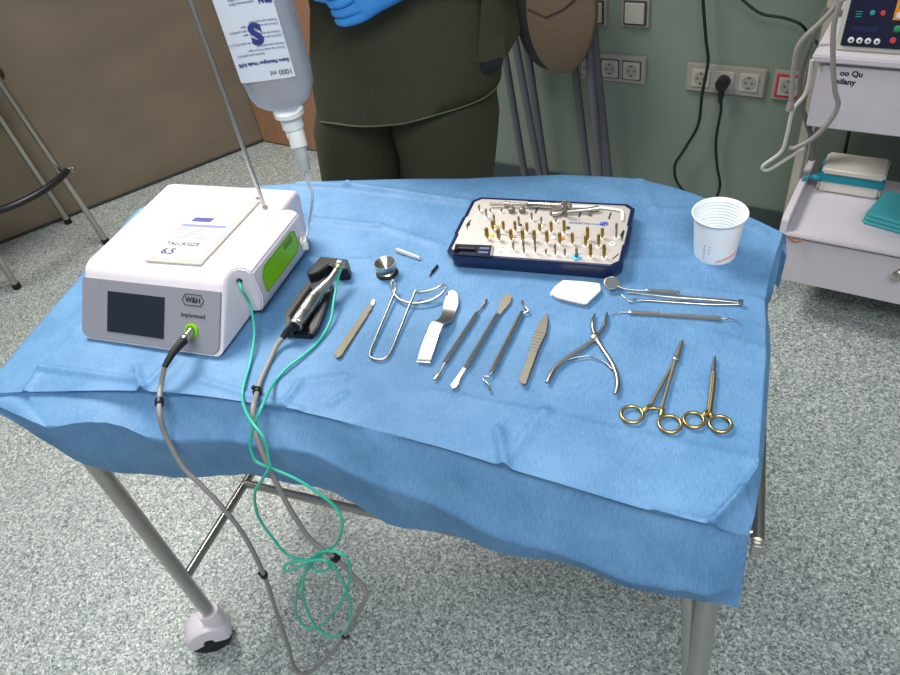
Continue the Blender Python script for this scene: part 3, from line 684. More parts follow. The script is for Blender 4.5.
# pump housing
sec = [(X1 - .004, .088), (-0.611, .0925), (-0.598, .0915), (-0.591, .085), (-0.591, .036), (-0.600, .014), (-0.611, .010), (X1 - .004, .012)]
g = G(); g.prism([(x, 0.645, B0 + z) for x, z in sec], V((0, 0.150, 0)), 0.0025); ph = obj('pump_housing', g, M_WHITE, unit)
g = G(); g.prism([(-0.5906, .660, B0 + .040), (-0.5906, .757, B0 + .040), (-0.5906, .766, B0 + .050), (-0.5906, .766, B0 + .072), (-0.5906, .758, B0 + .076), (-0.5906, .672, B0 + .076), (-0.5906, .662, B0 + .066)], V((0.0012, 0, 0)), 0.0003); pw = obj('pump_slot', g, M_LIME, ph)
g = G(); g.tube([V(p) + V((0.0012, 0, 0)) for p in [(-0.5906, .660, B0 + .040), (-0.5906, .757, B0 + .040), (-0.5906, .766, B0 + .050), (-0.5906, .766, B0 + .072), (-0.5906, .758, B0 + .076), (-0.5906, .672, B0 + .076), (-0.5906, .662, B0 + .066)]], 0.0009, 6, closed=True)
obj('slot_edge', g, mat('dark_lime_plastic', (84, 138, 12), 0.4), pw)
g = G(); g.box((-0.5895, .742, B0 + .068), (0.002, .026, .009), 0.0008); obj('slot_latch', g, mat('dark_lime_plastic', (84, 138, 12), 0.4), pw)
g = G(); g.lathe([(0.004, 0), (0.004, 0.003)], (X1 + 0.004, 0.6445, B0 + .070), (0, -1, 0), 14); obj('tube_port', g, M_BLACK, ph)
g = G()
for (x, y) in ((X0 + .03, .59), (X1 - .03, .59), (X0 + .03, .83), (X1 - .03, .83)): g.lathe([(0.009, -0.001), (0.009, 0.004)], (x, y, T + Z0), segs=16)
obj('rubber_foot', g, M_RUBBER, unit)
# glove packet
gz = B0 + 0.0935 - T
gp = [tp(145, 262, gz), tp(201, 266, gz), tp(260.5, 202, gz), tp(211, 193.5, gz)]
pkt = thing('glove_packet', 'cream paper glove packet lying on top of the motor unit', 'glove packet', (gp[0] + gp[2]) / 2)
g = G(); g.prism(gp, V((0, 0, 0.0042)), 0.0008); pf = obj('packet_fold', g, M_PAPER, pkt)
gx = (gp[1] - gp[0]).normalized(); gy = (gp[3] - gp[0]).normalized(); GW = (gp[1] - gp[0]).length; GH = (gp[3] - gp[0]).length
def gq(a, b): return gp[0] + (gp[1] - gp[0]) * a + (gp[3] - gp[0]) * b + V((0, 0, 0.0043))
g = G(); g.prism([gq(.02, .02), gq(.97, .015), gq(.985, .985), gq(.04, .985)], V((0, 0, 0.0012)), 0.0003); top_ = obj('packet_flap', g, M_PAPER, pkt)
gyy = V((-gx.y, gx.x, 0))
def gt(s, size, a, b, m, bold=0): text(s, size, gq(a, b) + V((0, 0, 0.0012)), gx, gyy, m, top_, bold=bold)
gt('6.5', 0.019, 0.18, 0.085, M_INK, 0.0005); gt('TALLA/SIZE', 0.0115, 0.14, 0.20, M_INK, 0.0001)
g = G(); g.prism([gq(.10, .455) + V((0, 0, .0012)), gq(.92, .455) + V((0, 0, .0012)), gq(.93, .492) + V((0, 0, .0012)), gq(.11, .492) + V((0, 0, .0012))], V((0, 0, 0.0004))); obj('printed_bar', g, mat('faded_blue_ink', (120, 128, 190), 0.6), top_)
g = G(); g.prism([gq(.20, .53) + V((0, 0, .0012)), gq(.56, .53) + V((0, 0, .0012)), gq(.58, .59) + V((0, 0, .0012)), gq(.22, .59) + V((0, 0, .0012))], V((0, 0, 0.0004))); obj('printed_badge', g, M_INK, top_)
g = G()
for k in range(5): g.prism([gq(.08, .30 + .03 * k) + V((0, 0, .0012)), gq(.72 - .05 * (k % 3), .30 + .03 * k) + V((0, 0, .0012)), gq(.72 - .05 * (k % 3), .308 + .03 * k) + V((0, 0, .0012)), gq(.08, .308 + .03 * k) + V((0, 0, .0012))], V((0, 0, 0.0003)))
obj('printed_lines', g, M_INKG, top_)

# ================================================================== pole, bottle and infusion line
pb_ = tp(265, 208, B0 + 0.092 - T); PX, PY = pb_.x, pb_.y
BC = V((-0.530, 0.762, 0)); HKZ = 1.49
g = G(); g.tube([V((PX, PY, B0 + 0.0915)), V((PX + .006, PY, HKZ - .02))] + cr([V((PX + .006, PY, HKZ - .02)), V((PX + .012, PY, HKZ + .03)), V((PX + 0.05, PY - .01, HKZ + .05)), V((BC.x - .02, BC.y + .004, HKZ + .03)), V((BC.x, BC.y, HKZ + .005)), V((BC.x + .01, BC.y, HKZ + .02))], 6)[1:], 0.0032, 12)
g.lathe([(0.0055, 0), (0.0055, 0.004)], (PX, PY, B0 + 0.0915), segs=16)
tag(obj('drip_stand_rod', g, M_STEEL, None, origin=(PX, PY, B0 + .0915)), 'thin steel rod rising from the motor unit with a hook', 'drip stand')
ba = math.radians(17); bu = V((math.cos(ba), math.sin(ba), 0)); bv = V((-math.sin(ba), math.cos(ba), 0))
bot = thing('saline_bottle', 'clear plastic saline bottle hanging upside down from the rod', 'bottle', (BC.x, BC.y, 1.115))
def bring(z, hw, hd, n=40, e=3.2):
    out = []
    for k in range(n):
        a = 2 * math.pi * k / n; c, s = math.cos(a), math.sin(a)
        out.append(V((BC.x, BC.y, z)) + bu * hw * math.copysign(abs(c) ** (2 / e), c) + bv * hd * math.copysign(abs(s) ** (2 / e), s))
    return out
g = G()
pr = [(1.121, .013, .013), (1.126, .018, .017), (1.131, .028, .023), (1.138, .036, .028), (1.150, .0415, .030), (1.17, .0435, .031), (1.26, .0435, .031), (1.38, .0435, .031), (1.41, .041, .029), (1.422, .038, .026), (1.425, .01, .01)]
g.loft([bring(z, a, b) for z, a, b in [(z + .016 * (z < 1.42), a, b) for z, a, b in pr]]); bbody = obj('bottle_body', g, M_BOTTLE, bot, 60)
g = G(); g.tube([V((BC.x, BC.y, 1.424)), V((BC.x + .012, BC.y, 1.45)), V((BC.x + .008, BC.y, 1.486)), V((BC.x, BC.y, 1.491)), V((BC.x - .008, BC.y, 1.486)), V((BC.x - .012, BC.y, 1.45))], 0.003, 8, closed=True); obj('hanging_ring', g, M_MILKY, bbody)
g = G(); lc = []
for k in range(9):
    a = -0.038 + 0.070 * k / 8
    lc.append(a)
g.loft([[V((BC.x, BC.y, z)) + bu * a - bv * (0.0316 - 0.005 * (abs(a) / .043) ** 4 + n) for a in lc] for z, n in ((1.190, .0004), (1.190, .0008), (1.395, .0008), (1.395, .0004))], closed=False, caps=False)
lab = obj('label', g, M_LABEL, bot)
LZ = V((BC.x, BC.y, .021)) - bv * 0.0328
def lt(s, size, a, z, m, bold=0): text(s, size, LZ + bu * a + V((0, 0, z)), -bu, -UZ, m, lab, bold=bold, lift=0.0002, thick=.0001)
lt('Suero Fisiol\u00f3gico Vitulia 0,9%', 0.0053, 0.0305, 1.193, M_INK, .0002)
lt('1000 ml', 0.0085, 0.0305, 1.180, M_INKB); lt('S', 0.032, 0.008, 1.236, M_INK, .0018)
lt('ERN', 0.0085, 0.031, 1.264, M_INK, .0005); 
for k in range(9): lt('Cloruro de sodio 0,9 g en agua' if k % 2 else 'Soluci\u00f3n para perfusi\u00f3n', 0.0036, 0.0305 if k % 3 else 0.004, 1.203 + 0.0046 * k, M_INKG)
for k in range(3): lt('Laboratorios ERN', 0.0040, 0.010, 1.262 + .0045 * k, M_INKG)
g = G(); g.lathe([(0.011, -.004), (0.0145, -.006), (0.0145, 0.010), (0.020, 0.012), (0.020, 0.018), (0.014, 0.020)][::-1], (BC.x, BC.y, 1.118), segs=32)
g.lathe([(0.0125, -.008), (0.0125, .008)], (BC.x, BC.y, 1.108), segs=24); obj('bottle_cap', g, M_MILKY, bot)
# infusion line
il = thing('infusion_line', 'clear drip chamber and tubing running down into the pump', 'infusion set', (BC.x, BC.y, 1.10))
dc0 = V((BC.x, BC.y, 1.1)); dcb = ty(305.5, 172, 0.745); dct = ty(297, 137, 0.757); ax_ = (dcb - dct)
g = G(); g.lathe([(0.004, -.012), (0.0105, -.008), (0.0115, 0.0), (0.0115, 0.012), (0.009, .014)], dct, ax_, 24); obj('spike_cap', g, M_MILKY, il)
g = G(); g.lathe([(0.0, 0.010), (0.0092, 0.010), (0.0088, ax_.length * .55), (0.008, ax_.length * .95), (0.003, ax_.length), (0.0, ax_.length)], dct, ax_, 24); dcm = obj('drip_chamber', g, M_CLEAR, il)
g = G(); g.lathe([(0.0, 0), (0.0078, 0.0), (0.0074, ax_.length * .35), (0.0, ax_.length * .37)], dct + ax_ * 0.6, ax_, 20); obj('filter_mesh', g, mat('grey_filter', (110, 116, 126), 0.3, trans=0.3), dcm)
g = G(); cl = tp(304.5, 243, 0.045); g.tube(cr([dcb, ty(309, 184, 0.745), ty(312.5, 198, 0.75), tp(309, 222, .07), cl, V((-0.5935, 0.772, B0 + .052))], 8), 0.0022, 8); obj('tubing', g, M_CLEAR, il)
g = G(); g.box(cl, (0.010, 0.016, 0.018), 0.002, 0.5); g.torus(cl + V((0, -.004, .006)), 0.006, 0.002, (1, .3, 0), 20, 8); obj('roller_clamp', g, M_MILKY, il)

# ================================================================== handpiece cradle, handpiece
def poly(pxs, h0, th, bev=0.0006, g=None):
    g = g or G(); g.prism([P2(x, y, h0) for x, y in pxs], V((0, 0, th)), bev); return g
cr_c = P2(312, 305)
cra = thing('handpiece_cradle', 'black plastic cradle holding the steel handpiece', 'cradle', cr_c)
poly([(289, 320), (286, 336), (292, 338.5), (313, 340), (319, 331), (334, 290), (331, 280), (314, 285), (300, 300)], 0, 0.010, 0.002, g := G()); obj('cradle_base', g, M_BLACK, cra)
g = G(); poly([(287, 318), (289, 336), (296, 338), (292, 322), (313, 292), (309, 287)], 0.009, 0.012, 0.0015, g); obj('cradle_wall', g, M_BLACK, cra)
g = G(); poly([(313, 338), (319, 331), (333, 293), (328, 292), (310, 330)], 0.009, 0.008, 0.0015, g); obj('cradle_wall', g, M_BLACK, cra)
g = G(); poly([(310, 283), (324, 267), (333, 268), (351, 270), (351, 280), (341, 281), (333, 275), (320, 284), (313, 286)], 0.0, 0.022, 0.0015, g); obj('cradle_rest', g, M_BLACK, cra)
hpt = thing('surgical_handpiece', 'steel surgical handpiece with lime green ring resting in the black cradle', 'handpiece', P2(305, 305))
ax0 = P2(295.5, 326, .022); ax1 = P2(316, 295, .026); ax2 = P2(331, 279, .032); ax3 = P2(340.5, 264, .036)
g = G(); g.tube([ax0.lerp(ax1, t) for t in (-.02, 0, .05, .07, .10, .4, .42, .45, .85, .88, .9, 1)], [.009, .0105, .0108, .0098, .0108, .0108, .0103, .0108, .0105, .0098, .0100, .0092], 24); obj('motor_body', g, M_INST, hpt)
g = G(); g.tube(cr([ax1, ax1.lerp(ax2, .5), ax2, ax3], 5), [.0088 - .0036 * min(1, k / 12) for k in range(16)], 20); obj('neck', g, M_INST, hpt)
hd0 = ax3 + V((0, 0, -.006)); g = G(); g.lathe([(0, 0), (.0042, 0), (.0046, .003), (.0046, .010), (.0040, .0135), (0, .0145)], hd0, (0.05, -.1, 1), 20); obj('head', g, M_POLISH, hpt)
g = G(); g.lathe([(.0050, 0), (.0054, .001), (.0054, .0032), (.0050, .0042)], ax3 + (ax2 - ax3).normalized() * .006, (ax2 - ax3), 20); obj('green_ring', g, M_LIME, hpt)
g = G(); g.tube([ax3 + V((-.004, -.004, .004)), ax3 + V((-.002, -.012, .004)), ax2.lerp(ax3, .55) + V((.004, -.004, .004))], .0011, 8); obj('spray_tube', g, M_STEEL, hpt)

# motor cable
mc = thing('motor_cable', 'warm grey motor cable looping from the unit socket to the handpiece', 'cable', tp(160, 400))
def front(pts, y=0.4): return [ty(p[0], p[1], p[2] if len(p) > 2 else y) for p in pts]
sock = fp(kx, ky, 0.004); plg_e = ty(178, 348, 0.522); 
pax = (plg_e - sock)
g = G(); g.lathe([(.0062, 0), (.0062, .004), (.0056, .005), (.0062, .007), (.0062, .011), (.0056, .012), (.0062, .014), (.0062, .018), (.0056, .019), (.0062, .021), (.0066, .024), (.0066, .030), (.0052, .032)], sock, pax, 20); obj('connector_plug', g, M_POLISH, mc)
plgb = sock + pax.normalized() * .030; bt = ty(164.5, 367, 0.50)
g = G(); g.tube(cr([plgb, plgb.lerp(bt, .5) + V((0, 0, .003)), bt], 6), [.0066 - .0028 * k / 12 for k in range(13)], 16); obj('strain_relief', g, M_RUBBER, mc)
YH = 0.425
cable = [bt, tp(161, 385, .010), tp(159.5, 398, .006)] + front([(160, 415, .445), (166, 436, .435), (183, 467, .42), (200, 484, .415), (222, 507, .41), (245, 537, .41), (264, 575, .41), (275.5, 609, .405), (287, 643, .40), (295, 668, .40), (304, 674, .40), (316, 668, .40),
         (335, 649, .405), (354, 621, .41), (364.5, 600, .415), (365, 589, .42), (352, 574, .42), (335, 558, .42), (312, 541, .42), (295, 517, .42), (281, 492, .42), (267, 462, .425), (258, 440, .435), (253.5, 422, .45), (253.5, 406, .466)]) + [tp(257, 393, .007), tp(261, 379.6, .005), tp(270, 360, .005), tp(277, 345, .010)]
bt2 = P2(282.5, 338, .010); cable.append(bt2)
g = G(); cab_pts = cr(cable, 8); g.tube(cab_pts, .0036, 12); obj('cable', g, M_GREYCABLE, mc)
g = G(); g.tube(cr([bt2, P2(288, 331, .016), ax0], 5), [.0042, .0044, .0046, .005, .0052, .0056, .006, .0066, .0072, .008, .0085], 16); obj('strain_relief', g, M_RUBBER, mc)
def near(pt_px):
    best = min(range(1, len(cab_pts) - 1), key=lambda k: (proj(cab_pts[k]) - V(pt_px)).length); return best
def proj(p):
    q = RWC @ (p - CAM); return V((450 + FOC * q.x / -q.z, 337.5 - FOC * q.y / -q.z))
for c_px in ((160, 402), (257, 391), (264, 575), (335, 558), (345, 633)):
    k = near(c_px); a = cab_pts[k]; d = (cab_pts[k + 1] - cab_pts[k - 1]).normalized()
    g = G(); g.lathe([(.0036, -.0045), (.0058, -.0045), (.0062, -.003), (.0062, .003), (.0058, .0045), (.0036, .0045)], a, d, 16)
    sd_ = d.cross(V((0, 1, 0))); sd_ = sd_.normalized() if sd_.length > .1 else V((1, 0, 0)); g.tube([a - sd_ * .004, a - sd_ * .0095], .0032, 8); obj('cable_clip', g, M_BLACK, mc)

# green irrigation tube
port = V((X1 + .004, .642, B0 + .070))
gt_pts = [port, tx(242, 290, -0.606), tp(250, 305, .040), tp(254.5, 331, .018), tp(250.5, 361, .006), tp(244, 384, .006), tp(242.3, 399, .006)] + front([(246.7, 413, .452), (254, 425, .432), (262.7, 436, .422), (266.8, 447, .418), (269, 461, .414), (269.8, 467, .412), (262, 480, .41), (254.8, 494, .41), (258, 516, .41), (272, 537, .41), (289, 556, .41), (312, 562, .405),
          (303, 575, .40), (297, 592, .40), (296, 610, .40), (303, 625, .40), (316, 628, .40), (332, 614, .40), (345, 594, .395), (350.5, 573, .395), (345, 556, .395), (330, 551, .395), (315, 555, .395), (305, 572, .39), (303.5, 597, .39), (313, 622, .39), (326, 635, .39), (339, 635.5, .39), (348.5, 625, .39), (350, 604, .39), (343, 582, .39), (333, 565, .39), (324, 560, .385), (311, 561, .385), (288, 571, .385), (285.5, 565, .39), (303, 560, .395), (321, 559, .40), (329.5, 564, .40), (327, 570, .40), (316, 571, .40), (312, 563, .405),
          (320, 555, .41), (336, 544, .415), (342.5, 524, .415), (336, 508, .42), (318, 493, .42), (296, 479, .42), (271, 468, .42), (257, 462, .425), (251, 450, .43), (251, 436, .437), (255.5, 422, .445), (262.7, 405, .463)]) + [tp(273, 384, .006), tp(287, 368, .005), tp(300, 358, .005), tp(318, 342, .005), tp(330, 322, .010), tp(334, 300, .020), tp(338, 278, .030), tp(341, 269, .036)]
g = G(); g.tube(cr(gt_pts, 7), .0021, 10)
tag(obj('irrigation_tube', g, M_GREENTUBE, None, origin=tp(245, 390)), 'thin green irrigation tube tangled in loops below the table edge', 'tube')

# ================================================================== instruments
def stroke(pxs, h, r, segs=14, n=6, g=None, flat=1.0):
    """round bar through pixels (x,y[,height])"""
    g = g or G(); pts = [P2(p[0], p[1], (p[2] if len(p) > 2 else h)) for p in pxs]
    sm = cr(pts, n); 
    if isinstance(r, (list, tuple)):
        m_ = len(pts) - 1; rr = []
        for k in range(len(sm)):
            t = k / n; i = min(int(t), m_ - 1); f = t - i; rr.append(r[i] * (1 - f) + r[i + 1] * f)
    else: rr = r
    g.tube(sm, rr, segs, flat=flat); return g
def z1(x, y): return (220 + x * .2519, 230 + y * .2519)
def z2(x, y): return (360 + x * .23697, 240 + y * .23697)
def z3(x, y): return (540 + x * .26667, 270 + y * .26667)

# scalpel handle
M_SCALPEL = mat('dull_scalpel_steel', (112, 108, 94), 0.55, 0.7)
t = thing('scalpel_handle', 'flat steel scalpel handle nearest the black cradle', 'scalpel handle', P2(356, 330))
g = poly([z1(*p) for p in [(608, 300), (603, 322), (594, 330), (584, 350), (482, 506), (466, 514), (453, 496), (556, 350), (568, 326), (582, 318), (590, 300)]], 0, .0028, .0005); obj('handle', g, M_SCALPEL, t)
g = poly([z1(*p) for p in [(596, 302), (606, 275), (618, 281), (612, 300), (606, 306)]], 0.0006, .0014, .0003); obj('blade_mount', g, M_INST, t)
# wire cheek retractor
pts = [(42, 480, .002), (70, 405, .003), (110, 310, .005), (150, 212, .009), (150, 190, .014), (140, 172, .018), (131, 185, .015), (139, 215, .009), (163, 248, .006), (200, 264, .006), (240, 268, .006), (300, 254, .008), (343, 228, .011), (360, 203, .015), (350, 190, .019), (320, 205, .018), (285, 216, .016), (250, 222, .013), (237, 212, .012), (226, 235, .010), (195, 310, .006), (160, 400, .003), (130, 470, .002), (112, 496, .002), (85, 505, .002), (55, 500, .002)]
g = G(); g.tube(cr([P2(*z2(p[0], p[1]), p[2]) for p in pts], 6, closed=True), 0.0018, 12, closed=True)
tag(obj('wire_retractor', g, M_INST, None, origin=P2(388, 320)), 'bent wire cheek retractor with two long prongs', 'retractor')
# funnel dish
fc = P2(387.5, 274)
t = thing('funnel_cup', 'small round steel funnel cup with black base ring', 'dish', fc)
g = G(); g.lathe([(0.0, .001), (.0130, .001), (.0145, .003), (.0145, .006), (.0130, .0075), (.0130, .0105), (.0155, .0135), (.0165, .020), (.0168, .0225), (.0160, .0225), (.0025, .0085), (0.0, .0085)], fc, segs=40); obj('cup_body', g, M_POLISH, t)
g = G(); g.torus(fc + V((0, 0, .0025)), .0150, .0024, segs=40); obj('base_ring', g, M_RUBBER, t)
# clear sleeve
g = stroke([z2(155, 42), z2(200, 58), z2(252, 76)], .0040, [.0042, .0038, .0030], flat=1)
tag(obj('plastic_sleeve', g, M_CLEAR, None, origin=P2(408, 254)), 'short clear plastic sleeve behind the funnel cup', 'sleeve')
# black pin
t = thing('black_bur', 'tiny black slotted pin lying left of the cassette', 'pin', P2(434, 270))
g = stroke([z2(327, 108), z2(305, 135)], .0022, [.0020, .0022]); obj('head', g, M_BLACK, t)
g = stroke([z2(305, 135), z2(294, 153)], .0018, [.0014, .0009]); obj('shank', g, M_BLACK, t)
# Minnesota style retractor
def strip(rows, th, n=5):
    g = G(); L = cr([P2(*z2(a[0], a[1]), h) for a, b, h in rows], n); R = cr([P2(*z2(b[0], b[1]), h) for a, b, h in rows], n)
    rings = []
    for k in range(len(L)):
        l, r = L[k], R[k]; d = (L[min(k + 1, len(L) - 1)] - L[max(k - 1, 0)]).normalized(); nn = (r - l).cross(d).normalized(); nn = -nn if nn.z < 0 else nn
        m = l.lerp(r, .5) + nn * th * .15
        rings.append([l, m, r, r - nn * th, m - nn * th, l - nn * th])
    g.loft(rings); return g
rows = [((240, 508), (298, 514), .0035), ((243, 500), (300, 505), .005), ((262, 440), (316, 452), .010), ((285, 385), (332, 400), .014), ((302, 348), (348, 362), .016), ((325, 336), (362, 350), .015), ((342, 318), (390, 335), .009), ((350, 290), (402, 305), .006), ((358, 255), (414, 268), .007), ((368, 225), (412, 232), .008), ((384, 212), (404, 214), .0085)]
g = strip(rows, .0022)
tag(obj('cheek_retractor', g, M_INST, None, 60, origin=P2(437, 330)), 'broad polished offset blade retractor between wire retractor and elevators', 'retractor')
# elevators and probes
t = thing('bone_curette', 'double ended curette with slim spoon tips beside the broad retractor', 'curette', P2(460, 340))
g = stroke([z2(490, 312), z2(485, 322), z2(370, 498), z2(362, 508)], .0035, [.0016, .0032, .0034, .0018], 8); obj('handle', g, M_INST, t)
g = stroke([z2(536, 250), z2(528, 262), z2(512, 285), z2(490, 312)], .003, [.0012, .0026, .0018, .0015], flat=.7); obj('tip', g, M_INST, t)
g = stroke([z2(362, 508), z2(345, 545), z2(328, 570), z2(313, 588)], .003, [.0016, .0014, .0032, .0026], flat=.4); obj('tip', g, M_INST, t)
t = thing('periosteal_elevator', 'long elevator with broad rounded paddle end and chisel end', 'elevator', P2(482, 340))
g = stroke([z2(578, 318), z2(570, 330), z2(458, 520), z2(450, 532)], .0038, [.0018, .0034, .0036, .0020], 8); obj('handle', g, M_INST, t)
g = poly([z2(*p) for p in [(582, 300), (590, 262), (612, 230), (632, 228), (642, 240), (634, 268), (604, 302), (588, 322), (574, 322)]], .0028, .0012, .0003); obj('paddle', g, M_SATIN, t)
g = poly([z2(*p) for p in [(440, 535), (455, 535), (430, 575), (410, 622), (392, 630), (382, 615), (410, 575)]], .0026, .0014, .0003); obj('chisel_tip', g, M_POLISH, t)
t = thing('dental_probe', 'short handled probe with angled hook and wavy tip', 'probe', P2(507, 345))
g = stroke([z2(682, 312), z2(676, 322), z2(566, 536), z2(560, 548)], .0036, [.0016, .0036, .0038, .0018], 8); obj('handle', g, M_INST, t)
g = stroke([(*z2(684, 258), .004), (*z2(696, 280), .006), (*z2(710, 298), .006), (*z2(692, 308), .004), (*z2(682, 312), .0036)], .003, [.0016, .0015, .0014, .0013, .0014]); obj('hook_tip', g, M_POLISH, t)
g = stroke([z2(560, 548), z2(545, 575), z2(522, 576), z2(520, 590), z2(542, 608), z2(548, 632)], .003, [.0014, .0011, .0009, .0009, .0010, .0020]); obj('wavy_tip', g, M_POLISH, t)
# adson tweezers
t = thing('tissue_forceps', 'short broad handled tissue forceps with a fine tip', 'tweezers', P2(535, 352))
ot = [(792, 312), (797, 345), (790, 395), (755, 470), (722, 560), (704, 612), (686, 610), (674, 594), (700, 530), (720, 470), (738, 400), (762, 350)]
g = poly([z2(*p) for p in ot], 0.0002, .0011, .0003); obj('arm', g, M_SATIN, t)
g = poly([z2(p[0] - 4, p[1] - 3) for p in ot], .0050, .0011, .0003); a_ = obj('arm', g, M_SATIN, t)
g = poly([z2(*p) for p in [(686, 610), (674, 594), (690, 560), (712, 570), (704, 612)]], .0006, .0050, .0004); obj('joined_end', g, M_SATIN, t)
g = G()
for k in range(7):
    y0 = 385 + k * 13; g.tube([P2(*z2(738 - k * 5, y0), .0063), P2(*z2(782 - k * 6, y0 + 8), .0063)], .0004, 6)
obj('grip_grooves', g, M_INST, a_)
# gauze
g = G(); o_ = [z3(*p) for p in [(35, 95), (52, 68), (80, 46), (150, 50), (218, 58), (222, 85), (196, 110), (168, 137), (110, 125), (60, 112)]]
for k in range(3): g.prism([P2(x + k * .8, y - k * .6, k * .0028) for x, y in o_], V((0, 0, .0027)), .0011)
tag(obj('gauze_pad', g, M_GAUZE, None, origin=P2(574, 294)), 'small folded white gauze pad in front of the cassette', 'gauze')
# rongeur
t = thing('bone_rongeur', 'hinged steel rongeur pliers with two curved handles and springs', 'pliers', P2(590, 355))
g = stroke([(*z3(206, 165), .004), (*z3(198, 190), .006), (*z3(198, 218), .005), (*z3(208, 250), .004)], .004, [.0012, .0026, .0028, .0036]); obj('jaw', g, M_POLISH, t)
g = stroke([(*z3(252, 160), .004), (*z3(247, 190), .006), (*z3(235, 220), .005), (*z3(212, 252), .004)], .004, [.0012, .0026, .0028, .0036]); obj('jaw', g, M_POLISH, t)
g = G(); g.lathe([(0, -.0035), (.0052, -.0035), (.0056, -.002), (.0056, .003), (.003, .0045), (0, .0047)], P2(*z3(208, 252), .0045), segs=20); obj('joint', g, M_INST, t)
g = stroke([z3(203, 256), z3(180, 278), z3(115, 320), z3(62, 362), z3(40, 395), z3(28, 422)], .0042, [.0036, .0030, .0030, .0032, .0034, .0026], flat=.8); obj('handle', g, M_INST, t)
g = stroke([z3(212, 258), z3(232, 290), z3(268, 345), z3(287, 390), z3(292, 430), z3(284, 464)], .0042, [.0036, .0030, .0030, .0032, .0034, .0026], flat=.8); obj('handle', g, M_INST, t)
g = stroke([z3(50, 378), z3(85, 345), z3(135, 328), z3(188, 321)], .0035, .0010, flat=1); obj('spring', g, M_INST, t)
g = stroke([z3(272, 372), z3(245, 348), z3(215, 332), z3(186, 321)], .0035, .0010, flat=1); obj('spring', g, M_INST, t)
# dental mirror
mcn = P2(*z3(269, 49), .012)
t = thing('dental_mirror', 'round dental mirror at the cassette corner with a steel stem', 'dental mirror', P2(630, 291))
mt = V((0.10, -0.30, 1)).normalized()
g = G(); g.lathe([(0, -.001), (.0095, -.0012), (.0108, -.0002), (.0108, .0010), (.0098, .0012), (.0098, .0006)], mcn, mt, 32, capped=False); obj('mirror_rim', g, M_INST, t)
g = G(); g.lathe([(0, 0), (.0098, 0), (.0098, .0006), (0, .0006)], mcn, mt, 32, capped=False); obj('mirror_glass', g, M_MIRROR, t)
g = G(); g.tube(cr([P2(*z3(290, 60), .010), P2(*z3(318, 70), .0075), P2(*z3(370, 76), .006), P2(*z3(400, 76), .006)], 5), .0012, 10); obj('stem', g, M_INST, t)
g = stroke([z3(398, 76), z3(405, 77), z3(460, 80), z3(515, 84), z3(520, 85)], .006, [.0014, .0026, .0028, .0026, .0016], 8); obj('handle', g, M_POLISH, t)
# college tweezers
t = thing('college_tweezers', 'long angled steel tweezers crossing the mirror handle', 'tweezers', P2(690, 300))
g = stroke([(*z3(305, 90), .003), (*z3(320, 104), .003), (*z3(340, 118), .004), (*z3(365, 111), .004), (*z3(430, 113), .003), (*z3(520, 118), .003), (*z3(640, 125), .003), (*z3(752, 126), .003)], .003, [.0007, .0009, .0012, .0014, .0024, .0034, .0034, .0022], flat=.4); obj('arm', g, M_INST, t)
g = stroke([(*z3(330, 82), .009), (*z3(420, 92), .010), (*z3(520, 100), .010), (*z3(640, 108), .008), (*z3(752, 120), .004)], .008, [.0012, .0018, .0030, .0030, .0022], flat=.4); obj('arm', g, M_INST, t)
g = G(); g.lathe([(0, -.003), (.0036, -.003), (.0036, .003), (0, .003)], P2(*z3(752, 122), .0045), segs=16); obj('joined_end', g, M_INST, t)
# explorer
t = thing('dental_explorer', 'straight handled explorer with fine wire tips, nearest the tweezers', 'probe', P2(674, 316))
g = stroke([z3(336, 159), z3(345, 161), z3(440, 166), z3(450, 168), z3(560, 175), z3(665, 182), z3(674, 183)], .0036, [.0014, .0034, .0036, .0028, .0034, .0034, .0014], 8); obj('handle', g, M_POLISH, t)
g = stroke([z3(338, 159), z3(310, 158), z3(288, 161), z3(266, 173)], .003, [.0010, .0008, .0006, .0004]); obj('wire_tip', g, M_INST, t)
g = stroke([z3(672, 183), z3(700, 183), z3(718, 179), z3(738, 188), z3(757, 198)], .003, [.0010, .0008, .0007, .0006, .0004]); obj('wire_tip', g, M_INST, t)
# needle holder and scissors
def ring_px(c, rpx, rw_=.0021, h=.003, th=0.0):
    cc = P2(*z3(*c), h); rad_ = (P2(*z3(c[0] + rpx, c[1]), h) - cc).length; g = G(); g.torus(cc, rad_, rw_, segs=36, rs=10, sx=1.0, sy=1.0); return g
t = thing('needle_holder', 'gold ringed needle holder with long narrow steel jaws', 'needle holder', P2(656, 395))
g = stroke([z3(534, 266), z3(528, 280), z3(518, 310), z3(508, 338)], .004, [.0020, .0026, .0034, .0036], flat=.75); obj('jaws', g, M_SATIN, t)
g = G(); g.lathe([(0, -.003), (.0036, -.003), (.0036, .0025), (.002, .0034), (0, .0034)], P2(*z3(510, 334), .004), segs=18); obj('joint_screw', g, M_INST, t)
g = stroke([z3(509, 334), z3(470, 405), z3(432, 475), z3(412, 512)], .0036, [.0024, .0021, .0022, .0024], flat=.8); obj('shank', g, M_SATIN, t)
g = stroke([z3(509, 334), z3(490, 400), z3(470, 470), z3(456, 520)], .0048, [.0024, .0021, .0022, .0024], flat=.8); obj('shank', g, M_SATIN, t)
g = ring_px((345, 541), 41); stroke([z3(414, 508), z3(400, 520), z3(386, 530)], .0032, [.0026, .0034, .0022], g=g); obj('finger_ring', g, M_GOLD, t)
g = ring_px((487, 577), 42); stroke([z3(457, 516), z3(458, 530), z3(452, 548)], .0032, [.0026, .0036, .0022], g=g); obj('finger_ring', g, M_GOLD, t)
g = G(); stroke([z3(400, 520), z3(428, 516), z3(458, 524)], .0040, [.0022, .0018, .0022], g=g, flat=.7); obj('ratchet', g, M_GOLD, t)
